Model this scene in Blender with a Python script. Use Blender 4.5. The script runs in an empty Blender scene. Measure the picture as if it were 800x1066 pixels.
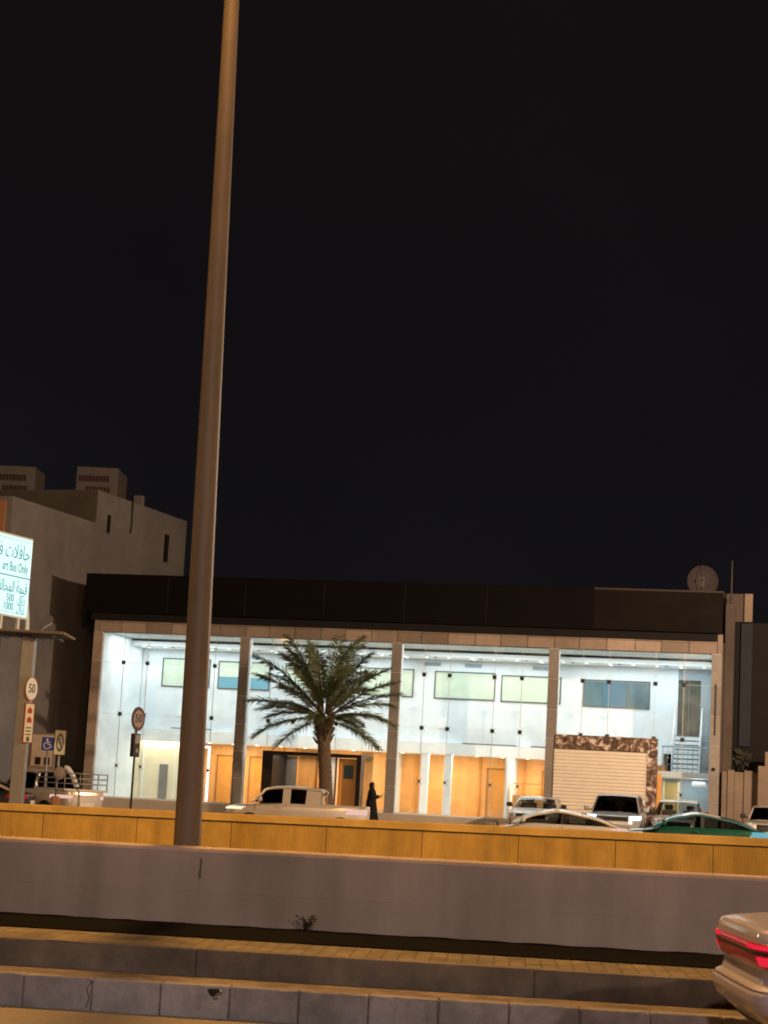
import bpy, bmesh, math, random
from mathutils import Vector, Matrix
random.seed(7)
PI = math.pi
R = math.radians
sc = bpy.context.scene
COL = sc.collection

# ------------------------------------------------------------------ materials
def nodes(name):
    m = bpy.data.materials.new(name); m.use_nodes = True
    nt = m.node_tree; nt.nodes.clear()
    out = nt.nodes.new('ShaderNodeOutputMaterial')
    return m, nt, out

def mat(name, col, rough=.7, var=.2, scale=6., bump=.15, metal=0., spec=.3, stain=.0, stain_scale=.8, streak=False, island=.0, fine=60.):
    m, nt, out = nodes(name)
    L = nt.links.new
    p = nt.nodes.new('ShaderNodeBsdfPrincipled')
    p.inputs['Roughness'].default_value = rough
    p.inputs['Metallic'].default_value = metal
    p.inputs['Specular IOR Level'].default_value = spec
    L(p.outputs[0], out.inputs[0])
    tc = nt.nodes.new('ShaderNodeTexCoord')
    n = nt.nodes.new('ShaderNodeTexNoise'); n.inputs['Scale'].default_value = scale
    n.inputs['Detail'].default_value = 8; n.inputs['Roughness'].default_value = .65
    L(tc.outputs['Object'], n.inputs['Vector'])
    mr = nt.nodes.new('ShaderNodeMapRange')
    mr.inputs[1].default_value = .3; mr.inputs[2].default_value = .7
    mr.inputs[3].default_value = 1 - var; mr.inputs[4].default_value = 1 + var
    L(n.outputs['Fac'], mr.inputs[0])
    fac = mr.outputs[0]
    def mul(a, b):
        k = nt.nodes.new('ShaderNodeMath'); k.operation = 'MULTIPLY'; L(a, k.inputs[0]); L(b, k.inputs[1]); return k.outputs[0]
    if stain > 0:
        n2 = nt.nodes.new('ShaderNodeTexNoise'); n2.inputs['Scale'].default_value = stain_scale; n2.inputs['Detail'].default_value = 6
        if streak:
            mp = nt.nodes.new('ShaderNodeMapping'); mp.inputs['Scale'].default_value = (4, 4, .5)
            L(tc.outputs['Object'], mp.inputs['Vector']); L(mp.outputs[0], n2.inputs['Vector'])
        else:
            L(tc.outputs['Object'], n2.inputs['Vector'])
        m2 = nt.nodes.new('ShaderNodeMapRange'); m2.inputs[1].default_value = .35; m2.inputs[2].default_value = .7
        m2.inputs[3].default_value = 1; m2.inputs[4].default_value = 1 - stain
        L(n2.outputs['Fac'], m2.inputs[0]); fac = mul(fac, m2.outputs[0])
    if island > 0:
        g = nt.nodes.new('ShaderNodeNewGeometry')
        m3 = nt.nodes.new('ShaderNodeMapRange'); m3.inputs[3].default_value = 1 - island; m3.inputs[4].default_value = 1 + island
        L(g.outputs['Random Per Island'], m3.inputs[0]); fac = mul(fac, m3.outputs[0])
    v = nt.nodes.new('ShaderNodeVectorMath'); v.operation = 'SCALE'
    v.inputs[0].default_value = col; L(fac, v.inputs['Scale'])
    L(v.outputs[0], p.inputs['Base Color'])
    if bump > 0:
        nf = nt.nodes.new('ShaderNodeTexNoise'); nf.inputs['Scale'].default_value = fine; nf.inputs['Detail'].default_value = 4
        L(tc.outputs['Object'], nf.inputs['Vector'])
        b = nt.nodes.new('ShaderNodeBump'); b.inputs['Strength'].default_value = bump; b.inputs['Distance'].default_value = .02
        L(nf.outputs['Fac'], b.inputs['Height']); L(b.outputs[0], p.inputs['Normal'])
    return m

def emis(name, col, strength):
    m, nt, out = nodes(name)
    e = nt.nodes.new('ShaderNodeEmission'); e.inputs[0].default_value = (*col, 1); e.inputs[1].default_value = strength
    nt.links.new(e.outputs[0], out.inputs[0]); return m

def glass(name, tint, gloss=1.0, rough=.02, fres=1.45, film_haze=0.):
    m, nt, out = nodes(name); L = nt.links.new
    t = nt.nodes.new('ShaderNodeBsdfTransparent'); t.inputs[0].default_value = (*tint, 1)
    g = nt.nodes.new('ShaderNodeBsdfGlossy'); g.inputs['Roughness'].default_value = rough
    g.inputs[0].default_value = (gloss, gloss, gloss, 1)
    lw = nt.nodes.new('ShaderNodeLayerWeight'); lw.inputs['Blend'].default_value = .5
    pw = nt.nodes.new('ShaderNodeMath'); pw.operation = 'POWER'; L(lw.outputs['Facing'], pw.inputs[0]); pw.inputs[1].default_value = 5
    f = nt.nodes.new('ShaderNodeMath'); f.operation = 'MULTIPLY_ADD'; L(pw.outputs[0], f.inputs[0]); f.inputs[1].default_value = .9; f.inputs[2].default_value = .045
    mx = nt.nodes.new('ShaderNodeMixShader')
    L(f.outputs[0], mx.inputs[0]); L(t.outputs[0], mx.inputs[1]); L(g.outputs[0], mx.inputs[2])
    last = mx
    if film_haze > 0:  # pale film patches on the glass, with haze and glare put into their colour
        d = nt.nodes.new('ShaderNodeBsdfDiffuse'); d.inputs[0].default_value = (.8, .85, .85, 1)
        n = nt.nodes.new('ShaderNodeTexNoise'); n.inputs['Scale'].default_value = .7; n.inputs['Detail'].default_value = 6
        tc = nt.nodes.new('ShaderNodeTexCoord'); L(tc.outputs['Object'], n.inputs['Vector'])
        mr = nt.nodes.new('ShaderNodeMapRange'); mr.inputs[1].default_value = .45; mr.inputs[2].default_value = .75
        mr.inputs[3].default_value = 0; mr.inputs[4].default_value = film_haze
        L(n.outputs['Fac'], mr.inputs[0])
        m2 = nt.nodes.new('ShaderNodeMixShader'); L(mr.outputs[0], m2.inputs[0]); L(mx.outputs[0], m2.inputs[1]); L(d.outputs[0], m2.inputs[2]); last = m2
    L(last.outputs[0], out.inputs[0]); return m

def paver_mat(name, c1, c2, mortar):
    m, nt, out = nodes(name); L = nt.links.new
    p = nt.nodes.new('ShaderNodeBsdfPrincipled'); p.inputs['Roughness'].default_value = .85
    tc = nt.nodes.new('ShaderNodeTexCoord')
    mp = nt.nodes.new('ShaderNodeMapping'); mp.inputs['Rotation'].default_value = (0, 0, R(90))
    L(tc.outputs['Object'], mp.inputs['Vector'])
    b = nt.nodes.new('ShaderNodeTexBrick')
    b.inputs['Color1'].default_value = (*c1, 1); b.inputs['Color2'].default_value = (*c2, 1); b.inputs['Mortar'].default_value = (*mortar, 1)
    b.inputs['Scale'].default_value = 1; b.inputs['Brick Width'].default_value = .24; b.inputs['Row Height'].default_value = .12
    b.inputs['Mortar Size'].default_value = .008; b.inputs['Mortar Smooth'].default_value = .3
    L(mp.outputs[0], b.inputs['Vector'])
    n = nt.nodes.new('ShaderNodeTexNoise'); n.inputs['Scale'].default_value = 3; n.inputs['Detail'].default_value = 8
    L(tc.outputs['Object'], n.inputs['Vector'])
    mr = nt.nodes.new('ShaderNodeMapRange'); mr.inputs[1].default_value = .3; mr.inputs[2].default_value = .7; mr.inputs[3].default_value = .55; mr.inputs[4].default_value = 1.3
    L(n.outputs['Fac'], mr.inputs[0])
    v = nt.nodes.new('ShaderNodeVectorMath'); v.operation = 'SCALE'; L(b.outputs['Color'], v.inputs[0]); L(mr.outputs[0], v.inputs['Scale'])
    L(v.outputs[0], p.inputs['Base Color'])
    bp = nt.nodes.new('ShaderNodeBump'); bp.inputs['Strength'].default_value = .6; bp.inputs['Distance'].default_value = .01; bp.invert = True
    L(b.outputs['Fac'], bp.inputs['Height']); L(bp.outputs[0], p.inputs['Normal'])
    L(p.outputs[0], out.inputs[0]); return m

def marble_mat(name):
    m, nt, out = nodes(name); L = nt.links.new
    p = nt.nodes.new('ShaderNodeBsdfPrincipled'); p.inputs['Roughness'].default_value = .25
    tc = nt.nodes.new('ShaderNodeTexCoord')
    n = nt.nodes.new('ShaderNodeTexNoise'); n.inputs['Scale'].default_value = 2.2; n.inputs['Detail'].default_value = 9; n.inputs['Distortion'].default_value = 2.2
    L(tc.outputs['Object'], n.inputs['Vector'])
    cr = nt.nodes.new('ShaderNodeValToRGB')
    e = cr.color_ramp.elements
    e[0].position = .36; e[0].color = (.05, .03, .024, 1); e[1].position = .62; e[1].color = (.75, .64, .58, 1)
    k = e.new(.48); k.color = (.12, .075, .06, 1)
    k = e.new(.56); k.color = (.33, .22, .18, 1)
    L(n.outputs['Fac'], cr.inputs[0]); L(cr.outputs[0], p.inputs['Base Color']); L(p.outputs[0], out.inputs[0]); return m

M = {}
M['asphalt'] = mat('asphalt', (.27, .225, .17), .9, .22, 30, .4, stain=.25, stain_scale=.5, fine=160)
M['ground'] = mat('dusty ground', (.12, .105, .09), .95, .25, 3, .3)
M['kerb'] = mat('kerb concrete', (.265, .245, .265), .85, .22, 9, .3, stain=.45, stain_scale=1.6, island=.08, fine=70)
M['kerb_dark'] = mat('upper kerb concrete', (.135, .105, .082), .88, .25, 6, .3, stain=.5, stain_scale=1.8, island=.05, fine=70)
M['screed'] = mat('cement screed', (.21, .165, .13), .9, .35, 9, .4, stain=.5, stain_scale=3, fine=60)
M['gap'] = mat('joint dark', (.02, .017, .015), .95, .1, 10, 0)
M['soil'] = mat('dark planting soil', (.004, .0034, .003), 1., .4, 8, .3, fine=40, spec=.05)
M['paver'] = paver_mat('brick pavers', (.165, .135, .08), (.125, .088, .05), (.08, .06, .036))
M['wallgrey'] = mat('painted grey concrete', (.36, .278, .24), .8, .10, 1.6, .15, stain=.30, stain_scale=.7, streak=True, fine=90)
M['barrier'] = mat('sand painted concrete', (.56, .375, .10), .8, .12, 4, .1, stain=.3, stain_scale=.9, streak=True)
M['barrier_cap'] = mat('sand coping concrete', (.60, .41, .13), .8, .14, 3, .1, stain=.3, stain_scale=1.)
M['pole'] = mat('weathered pole paint', (.14, .10, .072), .6, .1, 5, .05, stain=.3, stain_scale=1.2, streak=True, spec=.4)
M['metal_grey'] = mat('galvanised steel', (.35, .34, .33), .5, .1, 8, .05, metal=.6)
M['metal_dark'] = mat('dark steel', (.05, .048, .045), .5, .1, 8, .05, metal=.4)
M['rust'] = mat('rusty steel', (.3, .27, .24), .6, .4, 30, .2, metal=.5)
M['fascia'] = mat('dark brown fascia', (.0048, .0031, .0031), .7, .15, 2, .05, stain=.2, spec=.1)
M['fascia_trim'] = mat('bronze trim', (.05, .036, .03), .6, .15, 3, 0, spec=.2)
M['cladding'] = mat('beige stone cladding', (.36, .28, .225), .6, .1, 5, .05, island=.28, stain=.2, stain_scale=.7)
M['column'] = mat('grey stone cladding', (.27, .24, .215), .6, .1, 4, .05, island=.12, stain=.15)
M['column_side'] = mat('white reveal', (.82, .84, .85), .5, .03, 3, 0)
M['white_wall'] = mat('white plaster', (.74, .80, .84), .7, .03, 1.5, .02, stain=.06, stain_scale=.6)
M['ceil'] = mat('grey white ceiling', (.58, .63, .63), .8, .04, 2, 0, stain=.1)
M['soffit'] = mat('white gypsum', (.86, .88, .88), .7, .02, 2, 0)
M['cream'] = mat('cream wall panel', (.86, .78, .56), .6, .05, 1.5, 0, stain=.08)
M['orange'] = mat('orange veneer', (.88, .44, .14), .5, .07, 2, .02, stain=.18, stain_scale=1.1, streak=True)
M['orange_dark'] = mat('darker orange veneer', (.66, .29, .055), .45, .08, 2, .02, stain=.15, streak=True)
M['wood_edge'] = mat('brown door edge', (.32, .14, .035), .5, .1, 3, 0)
M['floor_in'] = mat('pale floor tile', (.62, .58, .52), .3, .05, 2, 0)
M['black'] = mat('black cladding', (.014, .012, .012), .35, .1, 3, 0)
M['grey_door'] = mat('grey panel', (.22, .21, .2), .5, .08, 3, .02)
M['pane_green'] = mat('frosted green glass', (.60, .70, .58), .3, .06, 1.2, 0, stain=.1)
M['pane_cyan'] = emis('lit screen', (.36, .78, .92), .75)
M['pane_dark'] = mat('blue grey glass', (.10, .17, .20), .12, .3, .9, 0, spec=.6)
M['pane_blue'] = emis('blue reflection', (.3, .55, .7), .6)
M['grey_green'] = mat('grey green glass', (.045, .062, .055), .7, .5, 2.2, 0, spec=.1)
M['bluegrey'] = mat('blue grey panel', (.27, .34, .38), .5, .05, 2, 0)
M['frame'] = mat('dark frame', (.10, .12, .12), .4, .05, 5, 0)
M['steel'] = mat('brushed rail steel', (.35, .38, .4), .35, .1, 6, 0, metal=.5)
M['joint_grey'] = mat('silicone joint', (.55, .62, .62), .6, .1, 5, 0)
M['fitting'] = mat('black fitting', (.02, .022, .022), .4, .1, 5, 0)
M['shop_glass'] = glass('shop glass', (.96, .985, .98), 1., .02, 1.35, film_haze=.11)
M['car_glass'] = glass('tinted car glass', (.30, .31, .30), .9, .02, 1.5)
M['car_glass_dark'] = glass('dark tinted car glass', (.08, .08, .08), .9, .02, 1.5)
M['car_glass_clear'] = glass('clear car glass', (.72, .72, .7), .9, .02, 1.5)
M['shutter'] = mat('roller shutter steel', (.8, .73, .62), .45, .05, 4, 0, island=.06)
M['marble'] = marble_mat('brown marble')
M['neigh'] = mat('dusty plaster', (.235, .215, .21), .9, .12, 1.5, .1, stain=.3, stain_scale=.35)
M['neigh_dark'] = mat('dark parapet plaster', (.14, .12, .11), .9, .1, 1.5, .1, stain=.3, stain_scale=.4)
M['neigh_front'] = mat('terracotta facade', (.42, .20, .10), .8, .1, 2, .05)
M['tile'] = mat('pale facade tile', (.48, .40, .33), .6, .08, 3, .02, island=.1)
M['unit'] = mat('unit casing', (.17, .155, .15), .7, .1, 3, .05, stain=.2)
M['unit_red'] = mat('faded red mark', (.06, .03, .028), .7, .2, 5, 0)
M['side_wall'] = mat('brown side wall', (.09, .07, .058), .85, .12, 1.5, .1, stain=.3, stain_scale=.4)
M['dark_wall'] = mat('dark wall', (.010, .0085, .0085), .9, .12, 1.5, .1)
M['blue_strip'] = mat('blue grey strip', (.024, .027, .034), .6, .08, 2, 0, spec=.1)
M['fence'] = mat('sand fence wall', (.25, .19, .145), .9, .1, 2, .15, stain=.25, stain_scale=.8)
M['dish'] = mat('faded dish', (.085, .067, .067), .6, .12, 4, 0, spec=.1)
M['trunk'] = mat('palm bark', (.14, .095, .06), .95, .35, 14, .8, fine=40)
M['leaf'] = mat('palm leaf', (.09, .112, .045), .55, .35, 3, 0, island=.35)
M['rachis'] = mat('palm leaf stalk', (.14, .115, .055), .6, .2, 6, 0)
M['shrub'] = mat('dusty dark leaf', (.03, .032, .02), .8, .3, 3, 0)
M['dry'] = mat('dry weed', (.045, .034, .022), .9, .3, 9, 0)
M['sign_white'] = mat('white sign sheet', (.78, .76, .70), .5, .04, 6, 0)
M['sign_grey'] = mat('back lit sign sheet', (.30, .27, .25), .5, .06, 6, 0)
M['sign_cream'] = mat('cream sign sheet', (.72, .66, .45), .5, .05, 6, 0)
M['sign_blue'] = mat('blue sign sheet', (.02, .05, .3), .5, .05, 6, 0)
M['sign_black'] = mat('sign black', (.03, .025, .025), .6, .1, 6, 0)
M['sign_red'] = mat('sign red', (.42, .035, .03), .5, .1, 6, 0)
M['sign_dull'] = mat('faded red ring', (.16, .045, .04), .6, .1, 6, 0)
M['lightbox'] = emis('lit sign face', (.68, 1., .96), 1.25)
M['lightbox_ink'] = emis('sign ink', (.13, .30, .30), 1.)
M['lightbox_line'] = emis('sign rule', (.25, .42, .42), .8)
M['box_side'] = mat('sign casing', (.75, .82, .82), .5, .05, 6, 0)
M['abaya'] = mat('black cloth', (.012, .011, .012), .85, .2, 10, .1, spec=.15)
M['skin'] = mat('skin', (.42, .25, .17), .6, .05, 10, 0)
M['phone'] = mat('phone shell', (.02, .02, .022), .3, .05, 5, 0)
M['tyre'] = mat('tyre rubber', (.02, .02, .02), .9, .1, 10, .1)
M['rim'] = mat('alloy rim', (.45, .45, .46), .35, .05, 10, 0, metal=.8)
M['seat'] = mat('seat cloth', (.09, .085, .08), .9, .1, 10, .1)
M['trim'] = mat('black trim', (.02, .02, .02), .5, .1, 10, 0)
M['chrome'] = mat('chrome', (.6, .6, .6), .2, .05, 8, 0, metal=1)
M['concrete'] = mat('rough concrete', (.26, .2, .15), .95, .2, 8, .4)
M['white_plastic'] = mat('white plastic', (.8, .8, .8), .5, .05, 6, 0)
M['pink'] = mat('pale pink plastic', (.75, .55, .5), .6, .15, 6, 0)
M['lamp_glow'] = emis('sodium lamp glass', (1., .55, .16), 30)
M['downlight'] = emis('downlight lens', (.9, 1., 1.), 4)
M['downlight_warm'] = emis('warm downlight lens', (1., .8, .5), 9)
M['led'] = emis('led strip', (1., .9, .95), 3.2)
M['head_on'] = emis('lit headlight', (.85, .95, 1.), 7)
M['head_warm'] = emis('lit warm headlight', (1., .85, .55), 1.2)
M['tail_on'] = emis('lit red lamp', (1., .025, .06), .8)
M['tail_pink'] = emis('lit pale red lamp', (1., .62, .52), .85)
M['tail_dim'] = mat('red lamp lens', (.5, .015, .03), .25, .05, 6, 0)
M['tail_sheen'] = emis('teal tail sheen', (.25, .75, .9), .6)  # cyan glow put in for the sheen on the taxi's tail
M['head_off'] = mat('headlight lens', (.6, .62, .62), .15, .05, 6, 0)

def paint(name, col, rough=.3, metal=.3):
    m = mat(name, col, rough, .03, 3, 0, metal=metal, spec=.5)
    p = [n for n in m.node_tree.nodes if n.type == 'BSDF_PRINCIPLED'][0]
    p.inputs['Coat Weight'].default_value = .5; p.inputs['Coat Roughness'].default_value = .08
    return m
M['p_white'] = paint('white paint', (.72, .64, .56))
M['p_beige'] = paint('beige paint', (.5, .44, .37))
M['p_silver'] = paint('silver paint', (.42, .44, .45), .32, .45)
M['p_green'] = paint('green paint', (.008, .06, .032))
M['p_tail'] = paint('teal paint', (.03, .12, .13))
M['p_near'] = paint('dusty silver paint', (.34, .31, .40), .5, .08)
M['p_dark'] = paint('dark paint', (.03, .03, .034))
M['p_sand'] = paint('champagne paint', (.62, .54, .44))

# ------------------------------------------------------------------ mesh helpers
class MB:
    def __init__(s): s.v = []; s.f = []; s.sm = []; s.mi = []
    def add(s, vs, fs, smooth=False, mi=0):
        o = len(s.v); s.v += [tuple(v) for v in vs]; s.f += [tuple(i + o for i in f) for f in fs]
        s.sm += [smooth] * len(fs); s.mi += [mi] * len(fs); return s
    def box(s, x0, x1, y0, y1, z0, z1, mi=0):
        vs = [(x0, y0, z0), (x1, y0, z0), (x1, y1, z0), (x0, y1, z0), (x0, y0, z1), (x1, y0, z1), (x1, y1, z1), (x0, y1, z1)]
        return s.add(vs, [(0, 3, 2, 1), (4, 5, 6, 7), (0, 1, 5, 4), (1, 2, 6, 5), (2, 3, 7, 6), (3, 0, 4, 7)], mi=mi)
    def bbox(s, x0, x1, y0, y1, z0, z1, b=.02, seg=2, mi=0):
        bm = bmesh.new(); bmesh.ops.create_cube(bm, size=1)
        for v in bm.verts:
            v.co = Vector(((x0 + x1) / 2 + v.co.x * (x1 - x0), (y0 + y1) / 2 + v.co.y * (y1 - y0), (z0 + z1) / 2 + v.co.z * (z1 - z0)))
        bmesh.ops.bevel(bm, geom=bm.edges[:], offset=b, segments=seg, affect='EDGES', profile=.5)
        bm.verts.index_update()
        s.add([v.co[:] for v in bm.verts], [[v.index for v in f.verts] for f in bm.faces], mi=mi); bm.free(); return s
    def tube(s, pts, rad, n=8, smooth=True, cap=True, squash=1.):
        pts = [Vector(p) for p in pts]; rads = rad if isinstance(rad, (list, tuple)) else [rad] * len(pts)
        rings = []; up0 = None
        for i, p in enumerate(pts):
            d = (pts[min(i + 1, len(pts) - 1)] - pts[max(i - 1, 0)]).normalized()
            ref = Vector((0, 0, 1)) if abs(d.z) < .9 else Vector((1, 0, 0))
            if up0 is not None: ref = up0
            a = d.cross(ref).normalized(); b = a.cross(d).normalized(); up0 = b
            rings.append([p + (a * math.cos(2 * PI * k / n) + b * squash * math.sin(2 * PI * k / n)) * rads[i] for k in range(n)])
        vs = [v for r in rings for v in r]; fs = []
        for i in range(len(rings) - 1):
            for k in range(n):
                fs.append((i * n + k, i * n + (k + 1) % n, (i + 1) * n + (k + 1) % n, (i + 1) * n + k))
        if cap:
            fs.append(tuple(range(n))[::-1]); fs.append(tuple((len(rings) - 1) * n + k for k in range(n)))
        return s.add(vs, fs, smooth)
    def lathe(s, prof, n=20, c=(0, 0, 0), axis='z', smooth=True):
        vs = []
        for r, h in prof:
            for k in range(n):
                a = 2 * PI * k / n
                if axis == 'z': vs.append((c[0] + r * math.cos(a), c[1] + r * math.sin(a), c[2] + h))
                elif axis == 'y': vs.append((c[0] + r * math.cos(a), c[1] + h, c[2] + r * math.sin(a)))
                else: vs.append((c[0] + h, c[1] + r * math.cos(a), c[2] + r * math.sin(a)))
        fs = []; m = len(prof)
        for i in range(m - 1):
            for k in range(n): fs.append((i * n + k, i * n + (k + 1) % n, (i + 1) * n + (k + 1) % n, (i + 1) * n + k))
        if prof[0][0] > 1e-5: fs.append(tuple(range(n))[::-1])
        if prof[-1][0] > 1e-5: fs.append(tuple((m - 1) * n + k for k in range(n)))
        return s.add(vs, fs, smooth)
    def loft(s, rings, close=True, cap=True, smooth=True):
        n = len(rings[0]); vs = [v for r in rings for v in r]; fs = []
        for i in range(len(rings) - 1):
            for k in range(n if close else n - 1):
                fs.append((i * n + k, i * n + (k + 1) % n, (i + 1) * n + (k + 1) % n, (i + 1) * n + k))
        if cap:
            fs.append(tuple(range(n))[::-1]); fs.append(tuple((len(rings) - 1) * n + k for k in range(n)))
        return s.add(vs, fs, smooth)
    def poly(s, pts, th=None, d=(0, 0, 1)):
        if th is None: return s.add(pts, [tuple(range(len(pts)))])
        d = Vector(d) * th; n = len(pts)
        vs = [Vector(p) for p in pts] + [Vector(p) + d for p in pts]
        fs = [tuple(range(n))[::-1], tuple(range(n, 2 * n))] + [(k, (k + 1) % n, n + (k + 1) % n, n + k) for k in range(n)]
        return s.add(vs, fs)
    def build(s, name, m, parent=None, bevel=0., autosmooth=None):
        me = bpy.data.meshes.new(name); me.from_pydata(s.v, [], s.f); me.validate()
        for mm in (m if isinstance(m, (list, tuple)) else [m]): me.materials.append(mm)
        bm = bmesh.new(); bm.from_mesh(me); bmesh.ops.recalc_face_normals(bm, faces=bm.faces[:]); bm.to_mesh(me); bm.free()
        if len(me.polygons) == len(s.sm):
            me.polygons.foreach_set('use_smooth', s.sm); me.polygons.foreach_set('material_index', s.mi)
        o = bpy.data.objects.new(name, me); COL.objects.link(o)
        if parent is not None: o.parent = parent
        if autosmooth: me.set_sharp_from_angle(angle=R(autosmooth))
        if bevel > 0:
            b = o.modifiers.new('bevel', 'BEVEL'); b.width = bevel; b.segments = 2; b.limit_method = 'ANGLE'
        return o

def empty(name, loc=(0, 0, 0), rz=0.):
    o = bpy.data.objects.new(name, None); COL.objects.link(o); o.location = loc; o.rotation_euler = (0, 0, rz); o.empty_display_size = .3
    return o
def tag(o, label, cat, group=None):
    o['label'] = label; o['category'] = cat
    if group: o['group'] = group
    return o
def struct(o): o['kind'] = 'structure'; return o
def place(o, loc, rz=0.): o.location = loc; o.rotation_euler = (0, 0, rz); return o
def copy_tree(o, parent=None):
    c = o.copy(); COL.objects.link(c)
    if parent is not None: c.parent = parent
    for ch in o.children: copy_tree(ch, c)
    return c

def text(body, size, m, parent, loc, rot, name='lettering', align='CENTER', sx=1., extrude=.004):
    c = bpy.data.curves.new(name, 'FONT'); c.body = body; c.size = size; c.align_x = align; c.align_y = 'CENTER'; c.extrude = extrude; c.resolution_u = 3
    t = bpy.data.objects.new('tmp', c); COL.objects.link(t)
    bpy.context.view_layer.update()
    me = bpy.data.meshes.new_from_object(t.evaluated_get(bpy.context.evaluated_depsgraph_get()))
    bpy.data.objects.remove(t); bpy.data.curves.remove(c)
    me.name = name; me.materials.clear(); me.materials.append(m)
    o = bpy.data.objects.new(name, me); COL.objects.link(o); o.parent = parent
    o.location = loc; o.rotation_euler = rot; o.scale = (sx, 1, 1)
    return o

# ------------------------------------------------------------------ camera, world
cd = bpy.data.cameras.new('camera'); cam = bpy.data.objects.new('camera', cd); COL.objects.link(cam)
cd.sensor_fit = 'VERTICAL'; cd.sensor_height = 36; cd.lens = 1945 / 1066 * 36; cd.clip_start = .1; cd.clip_end = 6000
pitch, roll = R(8.65), R(3.1)
cam.matrix_world = Matrix.Translation((0, 0, 1.6)) @ Matrix.Rotation(PI / 2 + pitch, 4, 'X') @ Matrix.Rotation(roll, 4, 'Z')
sc.camera = cam
w = bpy.data.worlds.new('World'); sc.world = w; w.use_nodes = True
nt = w.node_tree; bg = nt.nodes['Background']
tc = nt.nodes.new('ShaderNodeTexCoord'); sp = nt.nodes.new('ShaderNodeSeparateXYZ'); nt.links.new(tc.outputs['Generated'], sp.inputs[0])
cr = nt.nodes.new('ShaderNodeValToRGB')
cr.color_ramp.elements[0].position = 0.; cr.color_ramp.elements[0].color = (.0072, .0062, .0080, 1)
cr.color_ramp.elements[1].position = .5; cr.color_ramp.elements[1].color = (.0062, .0040, .0044, 1)
k = cr.color_ramp.elements.new(.16); k.color = (.0058, .0052, .0066, 1)
nt.links.new(sp.outputs['Z'], cr.inputs[0]); ns = nt.nodes.new('ShaderNodeTexNoise'); ns.inputs['Scale'].default_value = 3.2; ns.inputs['Detail'].default_value = 5
nt.links.new(tc.outputs['Generated'], ns.inputs['Vector'])
mrw = nt.nodes.new('ShaderNodeMapRange'); mrw.inputs[1].default_value = .3; mrw.inputs[2].default_value = .7; mrw.inputs[3].default_value = .84; mrw.inputs[4].default_value = 1.18
nt.links.new(ns.outputs['Fac'], mrw.inputs[0])
vs_ = nt.nodes.new('ShaderNodeVectorMath'); vs_.operation = 'SCALE'; nt.links.new(cr.outputs[0], vs_.inputs[0]); nt.links.new(mrw.outputs[0], vs_.inputs['Scale'])
nt.links.new(vs_.outputs[0], bg.inputs[0]); bg.inputs[1].default_value = 1.

# ------------------------------------------------------------------ road frame (turned 4 degrees)
A = -R(4.)
def rd(u, v, z=0): return (u * math.cos(A) - v * math.sin(A), u * math.sin(A) + v * math.cos(A), z)

g = MB(); g.add([(-2500, -2500, -.03), (2500, -2500, -.03), (2500, 2500, -.03), (-2500, 2500, -.03)], [(0, 1, 2, 3)])
struct(g.build('ground', M['ground']))
g = MB(); g.box(-90, 90, -2.5, 13.39, -.02, 0); o = struct(g.build('road', M['asphalt'])); o.rotation_euler[2] = A
g = MB(); g.box(-90, 90, 33.3, 61.5, -.02, .1); o = struct(g.build('service_road', M['asphalt'])); o.rotation_euler[2] = A
g = MB(); g.box(-90, 90, 17.2, 32.7, -.02, .05); o = struct(g.build('median_road', M['asphalt'])); o.rotation_euler[2] = A

def chipped(x0, x1, y0, y1, z0, z1, b, dz, dy):
    bm = bmesh.new(); bmesh.ops.create_cube(bm, size=1)
    for v in bm.verts: v.co = Vector(((x0 + x1) / 2 + v.co.x * (x1 - x0), (y0 + y1) / 2 + v.co.y * (y1 - y0), (z0 + z1) / 2 + v.co.z * (z1 - z0)))
    bmesh.ops.bevel(bm, geom=bm.edges[:], offset=b, segments=2, affect='EDGES', profile=.5)
    bmesh.ops.subdivide_edges(bm, edges=[e for e in bm.edges if abs((e.verts[0].co - e.verts[1].co).x) > .2], cuts=9)
    for v in bm.verts:
        if v.co.z > z1 - b * 1.2 and v.co.y < y0 + b * 1.3:
            if random.random() < .1: v.co.z -= random.uniform(.004, .02); v.co.y += random.uniform(.003, .015)
        v.co.z += dz; v.co.y += dy + random.uniform(-.0012, .0012)
    bm.verts.index_update()
    r = [v.co[:] for v in bm.verts], [[v.index for v in f.verts] for f in bm.faces]; bm.free(); return r

g = MB()
u = -15.07
while u < 16:
    L_ = .49; gp = random.choice((.0008, .0015, .0035)); vs, fs = chipped(u + gp, u + L_ - gp, 13.39, 13.55, -.02, .222, .014, random.uniform(-.003, .003), random.uniform(-.004, .004)); g.add(vs, fs); u += L_
kerb = struct(g.build('kerb', M['kerb'])); kerb.rotation_euler[2] = A
g = MB(); g.box(-15, 16, 13.41, 13.54, -.02, .205); g.build('kerb_joint', M['kerb_dark'], kerb)
# broken chip with a bent steel loop in the kerb
g = MB(); pts = [(-1.95 + .04 * math.cos(a) * (1 + .3 * math.sin(3 * a)), 13.386, .178 + .034 * math.sin(a) * (1 + .25 * math.cos(2 * a))) for a in [k * PI / 8 for k in range(16)]]
g.poly(pts, .01, (0, 1, 0)); g.build('chip', M['gap'], kerb)
g = MB(); g.tube([(-1.915 + .016 * math.cos(a) + .022 * math.sin(a), 13.372, .165 + .03 * math.sin(a)) for a in [k * 2 * PI / 12 for k in range(13)]], .0055, 6); g.build('steel_loop', M['chrome'], kerb)
# hairline crack in one stone
g = MB()
cp = [(-2.86, .222), (-2.82, .2), (-2.855, .15), (-2.83, .09), (-2.85, .02)]
for (a0, z0), (a1, z1) in zip(cp, cp[1:]): g.poly([(a0 - .003, 13.3835, z0), (a0 + .003, 13.3835, z0), (a1 + .002, 13.3835, z1), (a1 - .002, 13.3835, z1)], .008, (0, 1, 0))
g.build('crack', M['gap'], kerb)

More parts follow.
